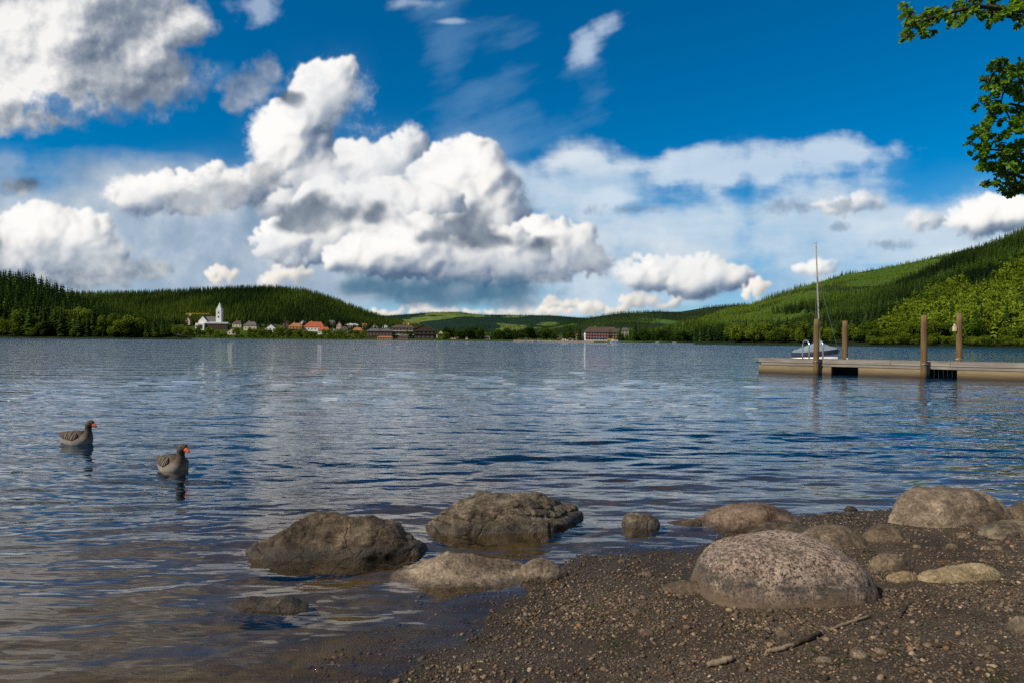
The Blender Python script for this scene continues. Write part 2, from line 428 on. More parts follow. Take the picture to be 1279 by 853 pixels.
class MB:
    """collects simple shapes into one mesh"""
    def __init__(s): s.v = []; s.f = []
    def add(s, vs, fs):
        b = len(s.v); s.v += [tuple(v) for v in vs]; s.f += [tuple(i + b for i in f) for f in fs]; return s
    def box(s, x0, x1, y0, y1, z0, z1):
        return s.add([(x0, y0, z0), (x1, y0, z0), (x1, y1, z0), (x0, y1, z0), (x0, y0, z1), (x1, y0, z1), (x1, y1, z1), (x0, y1, z1)],
                     [(0, 3, 2, 1), (4, 5, 6, 7), (0, 1, 5, 4), (1, 2, 6, 5), (2, 3, 7, 6), (3, 0, 4, 7)])
    def tube(s, pts, rad, n=10, cap=True):
        pts = [Vector(p) for p in pts]
        rads = rad if isinstance(rad, (list, tuple)) else [rad] * len(pts)
        b = len(s.v)
        for i, p in enumerate(pts):
            t = (pts[min(i + 1, len(pts) - 1)] - pts[max(i - 1, 0)]).normalized()
            a = Vector((0, 0, 1)) if abs(t.z) < 0.9 else Vector((1, 0, 0))
            e1 = t.cross(a).normalized(); e2 = t.cross(e1).normalized()
            for k in range(n):
                q = 2 * math.pi * k / n
                s.v.append(tuple(p + e1 * (math.cos(q) * rads[i]) + e2 * (math.sin(q) * rads[i])))
        for i in range(len(pts) - 1):
            for k in range(n):
                k2 = (k + 1) % n
                s.f.append((b + i * n + k, b + i * n + k2, b + (i + 1) * n + k2, b + (i + 1) * n + k))
        if cap:
            s.f.append(tuple(b + k for k in range(n - 1, -1, -1)))
            s.f.append(tuple(b + (len(pts) - 1) * n + k for k in range(n)))
        return s
    def build(s, name, mat=None, parent=None, smooth=False, bevel=0.0):
        me = bpy.data.meshes.new(name); me.from_pydata(s.v, [], s.f); me.update()
        bm = bmesh.new(); bm.from_mesh(me)
        bmesh.ops.recalc_face_normals(bm, faces=bm.faces)
        if bevel: bmesh.ops.bevel(bm, geom=list(bm.edges), offset=bevel, segments=2, affect='EDGES', clamp_overlap=True)
        bm.to_mesh(me); bm.free()
        return link(name, me, mat, parent, smooth)


# 3-D value noise for numpy
_T3 = np.random.RandomState(7).rand(64, 64, 64).astype(np.float32)


def vn3(p):
    i = np.floor(p).astype(int); f = p - i; f = f * f * (3 - 2 * f)
    i &= 63; j = (i + 1) & 63
    def g(a, b, c): return _T3[a, b, c]
    x0, y0, z0 = i.T; x1, y1, z1 = j.T; fx, fy, fz = f.T
    c00 = g(x0, y0, z0) * (1 - fx) + g(x1, y0, z0) * fx; c10 = g(x0, y1, z0) * (1 - fx) + g(x1, y1, z0) * fx
    c01 = g(x0, y0, z1) * (1 - fx) + g(x1, y0, z1) * fx; c11 = g(x0, y1, z1) * (1 - fx) + g(x1, y1, z1) * fx
    return (c00 * (1 - fy) + c10 * fy) * (1 - fz) + (c01 * (1 - fy) + c11 * fy) * fz


def fbm3(p, scale, octaves=4, gain=0.5, seed=0, ridged=False):
    out = np.zeros(len(p)); a = 1.0; t = 0.0; q = p / scale + np.array([seed * 3.7, seed * 1.3, seed * 5.1]) + 100.0
    for _ in range(octaves):
        n = vn3(q) * 2 - 1
        if ridged: n = 1 - 2 * np.abs(n)
        out += a * n; t += a; a *= gain; q = q * 2.07 + 11.3
    return out / t


def fbm2(x, y, scale, octaves=4, seed=0, gain=0.5):
    p = np.stack([np.ravel(x), np.ravel(y), np.zeros(np.size(x))], -1)
    return fbm3(p, scale, octaves, gain, seed).reshape(np.shape(x))


# ---------------------------------------------------------------- materials
class Nodes:
    """a small hand for writing node trees"""
    def __init__(s, name):
        s.m = bpy.data.materials.new(name); s.m.use_nodes = True
        s.t = s.m.node_tree; s.t.nodes.clear()
        s.out = s.t.nodes.new('ShaderNodeOutputMaterial')
    def n(s, typ, **kw):
        nd = s.t.nodes.new('ShaderNode' + typ)
        for k, v in kw.items():
            if k in ('ins',):
                for kk, vv in v.items(): s.set(nd, kk, vv)
            else: setattr(nd, k, v)
        return nd
    def set(s, nd, key, v):
        i = nd.inputs[key]
        if hasattr(v, 'is_output') or isinstance(v, bpy.types.NodeSocket): s.t.links.new(v, i)
        elif isinstance(v, tuple) and len(v) == 3 and i.type == 'RGBA': i.default_value = (*v, 1)
        else: i.default_value = v
    def pos(s): return s.n('NewGeometry').outputs['Position']
    def obj(s): return s.n('TexCoord').outputs['Object']
    def noise(s, vec, scale, detail=4, rough=0.55, dist=0.0):
        return s.n('TexNoise', ins={'Vector': vec, 'Scale': scale, 'Detail': detail, 'Roughness': rough, 'Distortion': dist}).outputs[0]
    def voro(s, vec, scale, out='Distance', feature='F1'):
        return s.n('TexVoronoi', feature=feature, ins={'Vector': vec, 'Scale': scale}).outputs[out]
    def scale(s, vec, sc):
        return s.n('Mapping', ins={'Vector': vec, 'Scale': sc}).outputs[0]
    def ramp(s, fac, *stops, interp='LINEAR'):
        nd = s.n('ValToRGB'); nd.color_ramp.interpolation = interp
        el = nd.color_ramp.elements
        while len(el) > 1: el.remove(el[-1])
        for k, (p, c) in enumerate(stops):
            e = el[0] if k == 0 else el.new(p)
            e.position = p; e.color = (*c, 1) if len(c) == 3 else c
        s.set(nd, 0, fac)
        return nd.outputs[0]
    def rng(s, fac, a, b, c=0.0, d=1.0):
        return s.n('MapRange', ins={0: fac, 1: a, 2: b, 3: c, 4: d}).outputs[0]
    def mix(s, fac, a, b, blend='MIX'):
        nd = s.n('Mix', data_type='RGBA', blend_type=blend)
        s.set(nd, 0, fac); s.set(nd, 6, a); s.set(nd, 7, b)
        return nd.outputs[2]
    def math(s, op, a, b=0.0):
        nd = s.n('Math', operation=op); s.set(nd, 0, a); s.set(nd, 1, b)
        return nd.outputs[0]
    def bump(s, h, strength=0.5, dist=0.01, normal=None):
        nd = s.n('Bump', ins={'Height': h, 'Strength': strength, 'Distance': dist})
        if normal is not None: s.set(nd, 'Normal', normal)
        return nd.outputs[0]
    def pbr(s, col, rough=0.7, normal=None, spec=0.3, metal=0.0):
        b = s.n('BsdfPrincipled', ins={'Base Color': col, 'Roughness': rough, 'Metallic': metal, 'Specular IOR Level': spec})
        if normal is not None: s.set(b, 'Normal', normal)
        s.t.links.new(b.outputs[0], s.out.inputs[0])
        return s.m


def plain(name, c, rough=0.6, metal=0.0, spec=0.3, var=0.18, scale=6.0):
    n = Nodes(name); p = n.obj()
    f = n.noise(p, scale, 5)
    lo = tuple(v * (1 - var) for v in c); hi = tuple(min(1, v * (1 + var)) for v in c)
    return n.pbr(n.ramp(f, (0.3, lo), (0.7, hi)), rough, None, spec, metal)
# ================================================================ the large structure
# ---------------------------------------------------------------- shore: beach and lake bed
SHORE = [(-400, -160), (-90, -45), (-30, -20), (-9, -6), (-3.2, 0.2), (-1.15, 2.3), (-0.62, 3.35), (-0.33, 3.9), (-0.12, 4.55), (0.18, 4.95), (0.42, 5.25), (0.95, 5.36), (1.5, 5.5), (1.85, 6.0), (2.5, 6.6),
         (3.1, 6.75), (3.9, 7.0), (4.7, 7.05), (5.6, 7.2), (8, 7.6), (16, 9.5), (40, 8), (120, -20), (500, -200)]


def shore_dist(x, y):
    """signed distance to the waterline, positive on land (south of the line)"""
    shp = np.shape(x); x = np.ravel(np.asarray(x, float)); y = np.ravel(np.asarray(y, float))
    best = np.full(x.shape, 1e9)
    for (ax, ay), (bx, by) in zip(SHORE[:-1], SHORE[1:]):
        dx, dy = bx - ax, by - ay
        t = np.clip(((x - ax) * dx + (y - ay) * dy) / (dx * dx + dy * dy), 0, 1)
        best = np.minimum(best, np.hypot(x - ax - t * dx, y - ay - t * dy))
    xs = [p[0] for p in SHORE]; ys = [p[1] for p in SHORE]
    land = y < np.interp(x, xs, ys)
    return np.where(land, best, -best).reshape(shp)


def ground(x, y):
    d = shore_dist(x, y)
    d = d + 0.10 * fbm2(x, y, 0.9, 3, 5) + 0.05 * fbm2(x, y, 0.25, 3, 6)
    land = 0.075 * np.clip(d, 0, 12) + 0.015 * np.clip(d - 12, 0, 400) * 0.3
    water = -0.10 * np.clip(-d, 0, 3) - 0.16 * np.clip(-d - 3, 0, 22) - 0.004 * np.clip(-d - 25, 0, 1000)
    z = np.where(d > 0, land, water)
    near = np.clip(1.6 - np.hypot(x, y) / 22.0, 0, 1)
    return z + near * (0.020 * fbm2(x, y, 0.55, 4, 8) + 0.012 * fbm2(x, y, 0.12, 3, 9))


def gz(x, y): return float(ground(np.array([x]), np.array([y]))[0])


def grid_mesh(name, X, Y, Z, col=None):
    h, w = X.shape
    V = np.stack([X.ravel(), Y.ravel(), Z.ravel()], -1)
    idx = np.arange(h * w).reshape(h, w)
    Q = np.stack([idx[:-1, :-1].ravel(), idx[:-1, 1:].ravel(), idx[1:, 1:].ravel(), idx[1:, :-1].ravel()], -1)
    return np_mesh(name, V, Q, col)


def geo(a, b, n): return a * (b / a) ** (np.arange(n) / (n - 1))


def axis_steps(fine_a, fine_b, step, far, n):
    g = geo(step, far, n)
    g = np.cumsum(g) * far / np.sum(g)
    return np.concatenate([fine_a - g[::-1], np.arange(fine_a, fine_b, step), fine_b + g])


def beach_material():
    n = Nodes('beach gravel and silt'); p = n.pos()
    big = n.noise(p, 1.3, 5); mid = n.noise(p, 9, 5, 0.6); fine = n.noise(p, 120, 4, 0.7); v = n.voro(p, 95, 'Color')
    vd = n.voro(p, 95)
    base = n.ramp(mid, (0.25, (0.016, 0.010, 0.006)), (0.5, (0.038, 0.025, 0.014)), (0.75, (0.070, 0.048, 0.028)))
    stones = n.ramp(n.n('RGBToBW', ins={0: v}).outputs[0], (0.1, (0.022, 0.015, 0.010)), (0.45, (0.055, 0.038, 0.025)), (0.75, (0.115, 0.083, 0.055)), (0.95, (0.20, 0.15, 0.10)))
    c = n.mix(n.rng(n.math('ADD', big, n.math('MULTIPLY', fine, 0.35)), 0.52, 0.78), base, stones)
    c = n.mix(n.math('MULTIPLY', n.rng(n.noise(p, 2.7, 4), 0.60, 0.72), 0.7), c, (0.030, 0.034, 0.010))
    sep = n.n('SeparateXYZ', ins={0: p}).outputs[2]
    wet = n.rng(n.math('ADD', sep, n.math('MULTIPLY', n.math('SUBTRACT', mid, 0.5), 0.05)), 0.015, 0.095, 1.0, 0.0)
    c = n.mix(n.math('MULTIPLY', wet, 0.75), c, n.mix(0.55, c, (0.012, 0.009, 0.006)))
    silt = n.ramp(n.math('ADD', n.math('MULTIPLY', mid, 0.6), n.math('MULTIPLY', n.noise(p, 3.0, 4), 0.4)), (0.35, (0.028, 0.020, 0.006)), (0.5, (0.068, 0.050, 0.017)), (0.68, (0.125, 0.096, 0.038)))
    c = n.mix(n.rng(sep, -0.015, -0.06, 0.0, 0.85), c, silt)
    rough = n.rng(wet, 0, 1, 0.92, 0.62)
    h = n.math('ADD', n.math('MULTIPLY', vd, -0.6), n.math('ADD', n.math('MULTIPLY', fine, 0.5), mid))
    return n.pbr(c, rough, n.bump(h, 0.8, 0.012), 0.3)


ax_x = axis_steps(-5.0, 9.0, 0.045, 5000, 46)
ax_y = axis_steps(1.2, 9.5, 0.045, 5000, 46)
GX, GY = np.meshgrid(ax_x, ax_y)
beach = link('ground', grid_mesh('ground', GX, GY, ground(GX, GY)), beach_material(), smooth=True)
tag(beach, kind='structure')


# ---------------------------------------------------------------- water
def water_height(x, y, spacing):
    rng = np.random.RandomState(3)
    z = np.zeros_like(x)
    d = np.clip(-shore_dist(x, y), 0, 50)
    calm = 0.42 + 0.58 * np.clip(d / 5.0, 0, 1)
    gust = 0.75 + 0.55 * fbm2(x, y * 0.45, 7.0, 3, 21)
    for k in range(125):
        lam = 0.11 * (3.4 / 0.11) ** (rng.rand() ** 0.95)
        ang = R(rng.normal(-84, 21))
        kx, ky = math.cos(ang) * 2 * math.pi / lam, math.sin(ang) * 2 * math.pi / lam
        slope = 0.0168 * (0.7 + 0.6 * rng.rand()) * (0.45 if lam > 1.5 else 0.72 if lam > 0.8 else 1.0)
        amp = slope * lam / (2 * math.pi)
        ph = rng.rand() * 6.283
        keep = np.clip((lam / spacing - 2.5) / 2.0, 0, 1)
        s = np.sin(kx * x + ky * y + ph)
        z += amp * keep * (s + 0.18 * np.cos(2 * (kx * x + ky * y + ph)))
    z = z * calm * gust
    for (gx, gy_) in ((-6.78, 10.75), (-4.38, 8.85)):               # rings and a short wake around the two geese
        r = np.hypot(x - gx, y - gy_)
        z += 0.0055 * np.exp(-r / 0.75) * np.cos(2 * np.pi * r / 0.30) * (r > 0.15)
        bx = gx - x
        w = np.exp(-((np.abs(y - gy_) - 0.32 * np.clip(bx, 0, 3)) / 0.09) ** 2) * (bx > 0.1) * np.exp(-bx / 1.4)
        z += 0.010 * w
    return z


def water_material():
    n = Nodes('lake water'); p = n.pos()
    gust = n.noise(n.scale(p, (0.010, 0.035, 1)), 1.0, 4, 0.6)
    w1 = n.noise(n.scale(p, (1.7, 6.5, 1)), 1.0, 2, 0.45, 0.3)
    w2 = n.noise(n.scale(p, (0.75, 2.3, 1)), 1.0, 2, 0.5, 0.3)
    w3 = n.noise(n.scale(p, (0.24, 0.66, 1)), 1.0, 2, 0.5, 0.2)
    dist = n.n('VectorMath', operation='LENGTH', ins={0: p}).outputs['Value']
    far1 = n.math('MULTIPLY', n.rng(dist, 8, 32, 0.10, 1.0), n.rng(dist, 40, 260, 1.0, 2.1))
    h = n.math('ADD', n.math('MULTIPLY', n.math('MULTIPLY', w1, n.rng(dist, 4, 14, 0.45, 1.0)), 0.027), n.math('MULTIPLY', far1, n.math('ADD', n.math('MULTIPLY', w2, 0.085), n.math('MULTIPLY', w3, 0.22))))
    nb = n.bump(h, n.rng(gust, 0.3, 0.7, 0.55, 1.0), 1.0)
    inc = n.n('NewGeometry').outputs['Incoming']
    cosv = n.math('ABSOLUTE', n.n('VectorMath', operation='DOT_PRODUCT', ins={0: inc, 1: nb}).outputs['Value'])
    # Schlick's curve, the same from above and below (light must reach the bed)
    fr = n.math('ADD', n.math('MULTIPLY', n.math('POWER', n.math('SUBTRACT', 1.0, cosv), 5.0), 0.98), 0.02)
    gl = n.n('BsdfGlossy', ins={'Color': (0.95, 0.97, 1.0), 'Roughness': 0.02, 'Normal': nb})
    tr = n.n('BsdfTransparent', ins={'Color': (0.92, 0.85, 0.72)})
    # deep water scatters light back itself; the shallows let the bed show
    body = n.n('BsdfDiffuse', ins={'Color': (0.001, 0.038, 0.082)})
    deep = n.rng(n.n('Attribute', attribute_name='tone').outputs['Fac'], 0.30, 2.2, 0.0, 0.94)
    inner = n.n('MixShader', ins={0: deep}); n.t.links.new(tr.outputs[0], inner.inputs[1]); n.t.links.new(body.outputs[0], inner.inputs[2])
    mx = n.n('MixShader'); n.set(mx, 0, fr); n.t.links.new(inner.outputs[0], mx.inputs[1]); n.t.links.new(gl.outputs[0], mx.inputs[2])
    n.t.links.new(mx.outputs[0], n.out.inputs[0])
    ab = n.n('VolumeAbsorption', ins={'Color': (0.66, 0.47, 0.24), 'Density': 0.35})
    n.t.links.new(ab.outputs[0], n.out.inputs['Volume'])
    return n.m


def build_water():
    # an apron of rows whose spacing grows with the distance from the beach
    rows = [1.4]
    while rows[-1] < 9000:
        d = rows[-1]
        rows.append(d + min(max(0.022, d * d / (1.7 * 683) * 0.55), d * 0.035 + 0.02))
    rows = np.array(rows)
    nc = 760
    s = np.linspace(-1.02, 1.02, nc)
    Y = np.repeat(rows[:, None], nc, 1)
    X = s[None, :] * (rows[:, None] + 1.2)
    dy = np.gradient(rows)[:, None] * np.ones_like(X)
    dx = (rows[:, None] + 1.2) * (s[1] - s[0]) * np.ones_like(X)
    Z = water_height(X, Y, np.maximum(dy, dx))
    depth = np.clip(-ground(X, Y), 0, 5)
    me = grid_mesh('water', X, Y, Z, np.repeat(depth.ravel()[:, None], 3, 1))
    return tag(link('water', me, water_material(), smooth=True), kind='structure')


water = build_water()


# ---------------------------------------------------------------- hills
def interp(pts, x): return np.interp(x, [p[0] for p in pts], [p[1] for p in pts])


class Hill:
    """a ridge given by its skyline: photograph column -> skyline row, with distances of shore and ridge"""
    def __init__(s, skyline, shore, ridge, tree, flat=0.1, power=1.25, rough=0.08):
        s.sk, s.sh, s.ri, s.tree, s.flat, s.power, s.rough = skyline, shore, ridge, tree, flat, power, rough
        s.x0, s.x1 = skyline[0][0], skyline[-1][0]
    def point(s, px, t):
        px = np.asarray(px, float); t = np.asarray(t, float)
        r0 = interp(s.sh, px) if isinstance(s.sh, list) else s.sh + 0 * px
        r1 = interp(s.ri, px) if isinstance(s.ri, list) else s.ri + 0 * px
        row = interp(s.sk, px)
        hor = 424.5 + (px - 639.5) * ROLL
        H = np.maximum(EYE + (hor - row) / F * r1 - (s.tree if not isinstance(s.tree, list) else interp(s.tree, px)), 1.0)
        dist = r0 + (r1 - r0) * t
        tt = np.clip((t - s.flat) / (1 - s.flat), 0, 1)
        prof = tt ** s.power * (1 + 0.0 * tt)
        back = np.clip(t - 1, 0, 1)
        z = 0.6 + 1.2 * np.clip(t / max(s.flat, 1e-3), 0, 1) + (H - 1.8) * prof * (1 - back ** 1.5)
        x = dist * (px - 639.5) / F
        z = z + s.rough * (H * prof) * fbm2(x, dist, 130, 4, 3) * np.clip((1 - np.abs(t - 0.5) * 2) * 2, 0, 1)
        z = np.where(t < 0.0, -2.5, z)
        return np.stack([x, dist, z], -1)
    def mesh(s, name, mat, n=160, m=44):
        t = np.concatenate([[-0.03, 0.0], np.linspace(0.02, 1.6, m)])
        P = s.point(*np.meshgrid(np.linspace(s.x0, s.x1, n), t))
        me = grid_mesh(name, P[..., 0], P[..., 1], P[..., 2])
        return tag(link(name, me, mat, smooth=True), kind='structure')


def hill_material(name, meadow=0.0, dark=(0.016, 0.026, 0.010), green=(0.085, 0.14, 0.020), scale=0.006):
    n = Nodes(name); p = n.pos()
    f = n.noise(p, 0.09, 5, 0.65)
    c = n.ramp(f, (0.3, tuple(v * 0.7 for v in dark)), (0.7, tuple(v * 1.5 for v in dark)))
    if meadow > 0:
        patch = n.noise(n.scale(p, (1.0, 0.45, 2.0)), scale, 3, 0.45, 0.4)
        g = n.ramp(n.noise(p, 0.03, 4), (0.3, tuple(v * 0.8 for v in green)), (0.7, tuple(v * 1.3 for v in green)))
        c = n.mix(n.rng(patch, 0.62 - meadow * 0.25, 0.635 - meadow * 0.25), c, g)
    return n.pbr(c, 0.95, n.bump(n.noise(p, 0.35, 4), 1.0, 2.0), 0.05)


forest_floor = hill_material('forest floor')
HILL_A = Hill([(-500, 330), (-150, 336), (0, 358), (45, 366), (80, 380), (120, 398), (175, 412), (240, 420)], 430, [(-500, 620), (0, 560), (240, 470)], 0, flat=0.12, power=0.9)
HILL_B = Hill([(20, 372), (60, 356), (180, 354), (270, 349), (330, 347), (380, 351), (410, 360), (440, 372), (480, 386), (520, 397), (560, 408), (600, 417), (640, 424)], 760, 1080, 19, flat=0.26, power=0.95)
HILL_D = Hill([(380, 400), (440, 395), (500, 391), (540, 388), (570, 387.5), (600, 391), (660, 391.5), (690, 392), (730, 395), (770, 400), (830, 412)], 2100, 3600, 10, flat=0.0, power=1.0, rough=0.16)
HILL_E = Hill([(640, 416), (680, 404), (710, 397), (740, 391), (775, 386), (820, 384), (850, 384), (880, 379), (930, 375), (970, 380), (1010, 390)], 1250, 2200, 14, flat=0.02, power=1.0, rough=0.2)
HILL_F = Hill([(760, 417), (800, 409), (850, 397), (880, 388), (905, 378), (930, 373.5), (960, 364), (1000, 350), (1050, 335), (1100, 326), (1150, 316), (1200, 304), (1260, 294), (1400, 280), (1600, 260)], 860, 1500, 16, flat=0.04, power=0.9, rough=0.14)
HILL_G = Hill([(868, 424), (900, 417), (940, 406), (980, 393), (1020, 380), (1060, 364), (1100, 347), (1150, 327), (1200, 304), (1279, 274), (1400, 236), (1700, 170)], [(868, 470), (950, 420), (1279, 360), (1700, 340)], [(868, 560), (950, 700), (1100, 820), (1700, 860)], 18, flat=0.05, power=0.85)
HILL_M = Hill([(480, 422), (560, 420), (700, 419), (800, 420), (920, 424)], 830, 1180, 0, flat=0.3, power=1.0, rough=0.0)
shore_grass = hill_material('shore meadow', 0.0, dark=(0.038, 0.060, 0.012))
HILL_A.mesh('hill', forest_floor)
HILL_B.mesh('hill', shore_grass, 200, 60)
HILL_D.mesh('hill', hill_material('far wooded hill with meadows', 0.16, dark=(0.010, 0.026, 0.014), green=(0.11, 0.15, 0.030), scale=0.0042))  # bluer ground tone stands in for haze, no air is built
HILL_E.mesh('hill', hill_material('middle hill with meadows', 0.22, green=(0.055, 0.105, 0.020), scale=0.006))
HILL_F.mesh('hill', hill_material('hillside of young growth', 0.62, green=(0.055, 0.10, 0.018), scale=0.009), 200, 60)
HILL_G.mesh('hill', forest_floor, 220, 70)
HILL_M.mesh('terrain', shore_grass)

# the pale strand of sand along the far shore
def strand(px0, px1, dist):
    xs = np.linspace(px0, px1, 60)
    P = np.stack([np.stack([(xs - 639.5) / F * d, d + 0 * xs, z + 0.25 * fbm2(xs, xs * 0 + d, 9, 3, 4)], -1) for d, z in ((dist - 7, -0.9), (dist - 2, 0.55), (dist + 4, 1.0), (dist + 12, 1.5), (dist + 13, -0.5))])
    n = Nodes('pale lake sand')
    m = n.pbr(n.ramp(n.noise(n.pos(), 0.25, 5), (0.3, (0.16, 0.10, 0.055)), (0.5, (0.30, 0.20, 0.12)), (0.7, (0.10, 0.10, 0.05))), 0.95)
    tag(link('beach', grid_mesh('beach', P[..., 0], P[..., 1], P[..., 2]), m), kind='structure')
strand(552, 742, 822)
# ================================================================ trees
def conifer(seed, tiers=13, boughs=9, spread=0.21):
    """unit-high spruce: drooping boughs in ragged tiers; returns vertices and triangles"""
    r = np.random.RandomState(seed); V = []; T = []
    for i in range(tiers):
        f = i / (tiers - 1)
        z = 0.10 + 0.86 * f
        rad = spread * (1 - f) ** 0.85 + 0.012
        if f < 0.12: rad *= 0.75
        nb = max(4, int(boughs * (0.5 + 0.6 * (1 - f))))
        off = r.rand() * 6.28
        for k in range(nb):
            a = off + 6.283 * (k + 0.5 * r.rand()) / nb
            L = rad * r.uniform(0.62, 1.25)
            zz = z + r.uniform(-0.02, 0.02)
            w = L * r.uniform(0.26, 0.42) + 0.006
            ca, sa = math.cos(a), math.sin(a)
            b = len(V)
            V += [(0, 0, zz + 0.05 + 0.02 * (1 - f)), (ca * L * 0.6 - sa * w, sa * L * 0.6 + ca * w, zz - 0.015), (ca * L, sa * L, zz - 0.045 * r.uniform(0.6, 1.5)), (ca * L * 0.6 + sa * w, sa * L * 0.6 - ca * w, zz - 0.015)]
            T += [(b, b + 1, b + 2), (b, b + 2, b + 3)]
    b = len(V); V += [(0.006, 0, 0.93), (-0.004, 0.006, 0.93), (-0.004, -0.006, 0.93), (0, 0, 1.01)]
    T += [(b, b + 1, b + 3), (b + 1, b + 2, b + 3), (b + 2, b, b + 3)]
    return np.array(V), np.array(T)


def broadleaf(seed, n=420, w=0.40, leaf=0.055):
    """unit-high round tree: leaf clumps through several lobes"""
    r = np.random.RandomState(seed); V = []; T = []
    lobes = [(0, 0, 0.58, w * 0.85, 0.36)]
    for k in range(9):
        a = r.rand() * 6.283; h = r.uniform(0.28, 0.86); q = w * (1.05 - abs(h - 0.5)) * 0.62
        lobes.append((math.cos(a) * q, math.sin(a) * q, h, w * r.uniform(0.32, 0.55), r.uniform(0.12, 0.2)))
    for k in range(n):
        cx, cyy, cz, rw, rh = lobes[r.randint(len(lobes))]
        d = r.normal(size=3); d /= np.linalg.norm(d)
        q = r.uniform(0.78, 1.06)
        p = np.array([cx + d[0] * rw * q, cyy + d[1] * rw * q, cz + d[2] * rh * q])
        if p[2] < 0.06: p[2] = 0.06 + 0.05 * r.rand()
        nrm = d + r.normal(size=3) * 0.45; nrm /= np.linalg.norm(nrm)
        t1 = np.cross(nrm, r.normal(size=3)); t1 /= np.linalg.norm(t1); t2 = np.cross(nrm, t1)
        s = leaf * r.uniform(0.6, 1.35)
        b = len(V)
        V += [p - t1 * s * 0.9 - t2 * s * 0.2, p + t2 * s * 0.8 + nrm * s * 0.25, p + t1 * s - t2 * s * 0.1, p - t2 * s * 0.85 + nrm * s * 0.1]
        T += [(b, b + 1, b + 2), (b, b + 2, b + 3)]
    return np.array(V), np.array(T)


def foliage_material(name, lo, hi, attr=False, trans=0.25, gloss=0.0):
    n = Nodes(name)
    f = n.noise(n.pos(), 0.22, 3)
    if attr:
        base = n.n('Attribute', attribute_name='tone').outputs['Color']
        c = n.mix(0.35, base, n.mix(1.0, base, n.ramp(f, (0.3, (0.4, 0.4, 0.4)), (0.7, (1.7, 1.7, 1.6))), 'MULTIPLY'))
    else:
        oi = n.n('ObjectInfo').outputs['Random']
        c = n.mix(n.math('ADD', n.math('MULTIPLY', oi, 0.75), n.math('MULTIPLY', f, 0.3)), lo, hi)
    d = n.n('BsdfDiffuse', ins={'Color': c}); t = n.n('BsdfTranslucent', ins={'Color': c})
    m = n.n('MixShader', ins={0: trans}); n.t.links.new(d.outputs[0], m.inputs[1]); n.t.links.new(t.outputs[0], m.inputs[2])
    n.t.links.new(m.outputs[0], n.out.inputs[0])
    return n.m


SPRUCE = foliage_material('spruce needles', (0.014, 0.028, 0.008), (0.060, 0.098, 0.018))
LEAF = foliage_material('broad leaves', (0.038, 0.072, 0.010), (0.185, 0.240, 0.020), trans=0.35)
LEAF_BRIGHT = foliage_material('bright young leaves', (0.050, 0.100, 0.010), (0.180, 0.240, 0.020), trans=0.4)
STUFF_LEAF = foliage_material('mixed foliage', None, None, True, 0.28)
LEAF_DARK = foliage_material('dark broad leaves', (0.016, 0.034, 0.008), (0.060, 0.095, 0.014), trans=0.3)
BARK = plain('dark bark', (0.045, 0.032, 0.022), 0.9)

rngT = np.random.RandomState(77)
CON = [conifer(100 + k, 13, 9) for k in range(5)]
CON_LO = [conifer(200 + k, 8, 6) for k in range(5)]
CON_XLO = [conifer(300 + k, 5, 5, 0.24) for k in range(4)]
BRD = [broadleaf(400 + k, 1100, leaf=0.034) for k in range(5)]
BRD_LO = [broadleaf(500 + k, 420, w=0.30, leaf=0.042) for k in range(4)]


def scatter_stuff(name, label, kinds, pts, heights, tones, mat):
    """one object holding a whole far-off wood"""
    Vs, Ts, Cs = [], [], []; off = 0
    which = rngT.randint(0, len(kinds), len(pts)); ang = rngT.rand(len(pts)) * 6.283; fat = rngT.uniform(0.82, 1.25, len(pts))
    for k, (V, T) in enumerate(kinds):
        sel = np.where(which == k)[0]
        if len(sel) == 0: continue
        c, s = np.cos(ang[sel])[:, None], np.sin(ang[sel])[:, None]
        h = heights[sel][:, None]; w = h * fat[sel][:, None]
        x = pts[sel, 0][:, None] + (V[None, :, 0] * c - V[None, :, 1] * s) * w
        y = pts[sel, 1][:, None] + (V[None, :, 0] * s + V[None, :, 1] * c) * w
        z = pts[sel, 2][:, None] + V[None, :, 2] * h - 0.3
        Vs.append(np.stack([x, y, z], -1).reshape(-1, 3))
        Ts.append((T[None] + (np.arange(len(sel)) * len(V))[:, None, None]).reshape(-1, 3) + off)
        Cs.append(np.repeat(tones[sel], len(V), 0))
        off += len(sel) * len(V)
    me = np_mesh(name, np.concatenate(Vs), np.concatenate(Ts), np.concatenate(Cs))
    return tag(link(name, me, mat), label, 'forest', kind='stuff')


def sow(hill, n, t0, t1, x0=None, x1=None, cond=None):
    """n candidate places on a hill, evenly by area; cond(px, t) keeps some"""
    px = rngT.uniform(hill.x0 if x0 is None else x0, hill.x1 if x1 is None else x1, n)
    t = t0 + (t1 - t0) * rngT.rand(n)
    if cond is not None:
        k = cond(px, t); px, t = px[k], t[k]
    return px, t, hill.point(px, t)


def mixtone(n, a, b, spread=0.25):
    f = np.clip(rngT.rand(n), 0, 1)[:, None]
    c = np.array(a)[None] * (1 - f) + np.array(b)[None] * f
    return c * rngT.uniform(1 - spread, 1 + spread, (n, 1))


def patchtone(P, a, b, c):
    """stands of one kind; drifting tone also paints sunlit and cloud-shadowed patches; single trees differ"""
    f = np.clip(0.58 + 1.2 * fbm2(P[:, 0], P[:, 1], 85, 3, 71) + rngT.normal(0, 0.16, len(P)), 0, 1)[:, None]
    a, b, c = (np.array(k)[None] for k in (a, b, c))
    t = np.where(f < 0.5, a + (b - a) * f * 2, b + (c - b) * (f * 2 - 1))
    return t * rngT.uniform(0.7, 1.3, (len(P), 1))


DK, MD, LT = (0.015, 0.031, 0.010), (0.042, 0.076, 0.014), (0.100, 0.150, 0.020)
YG = (0.155, 0.210, 0.018)
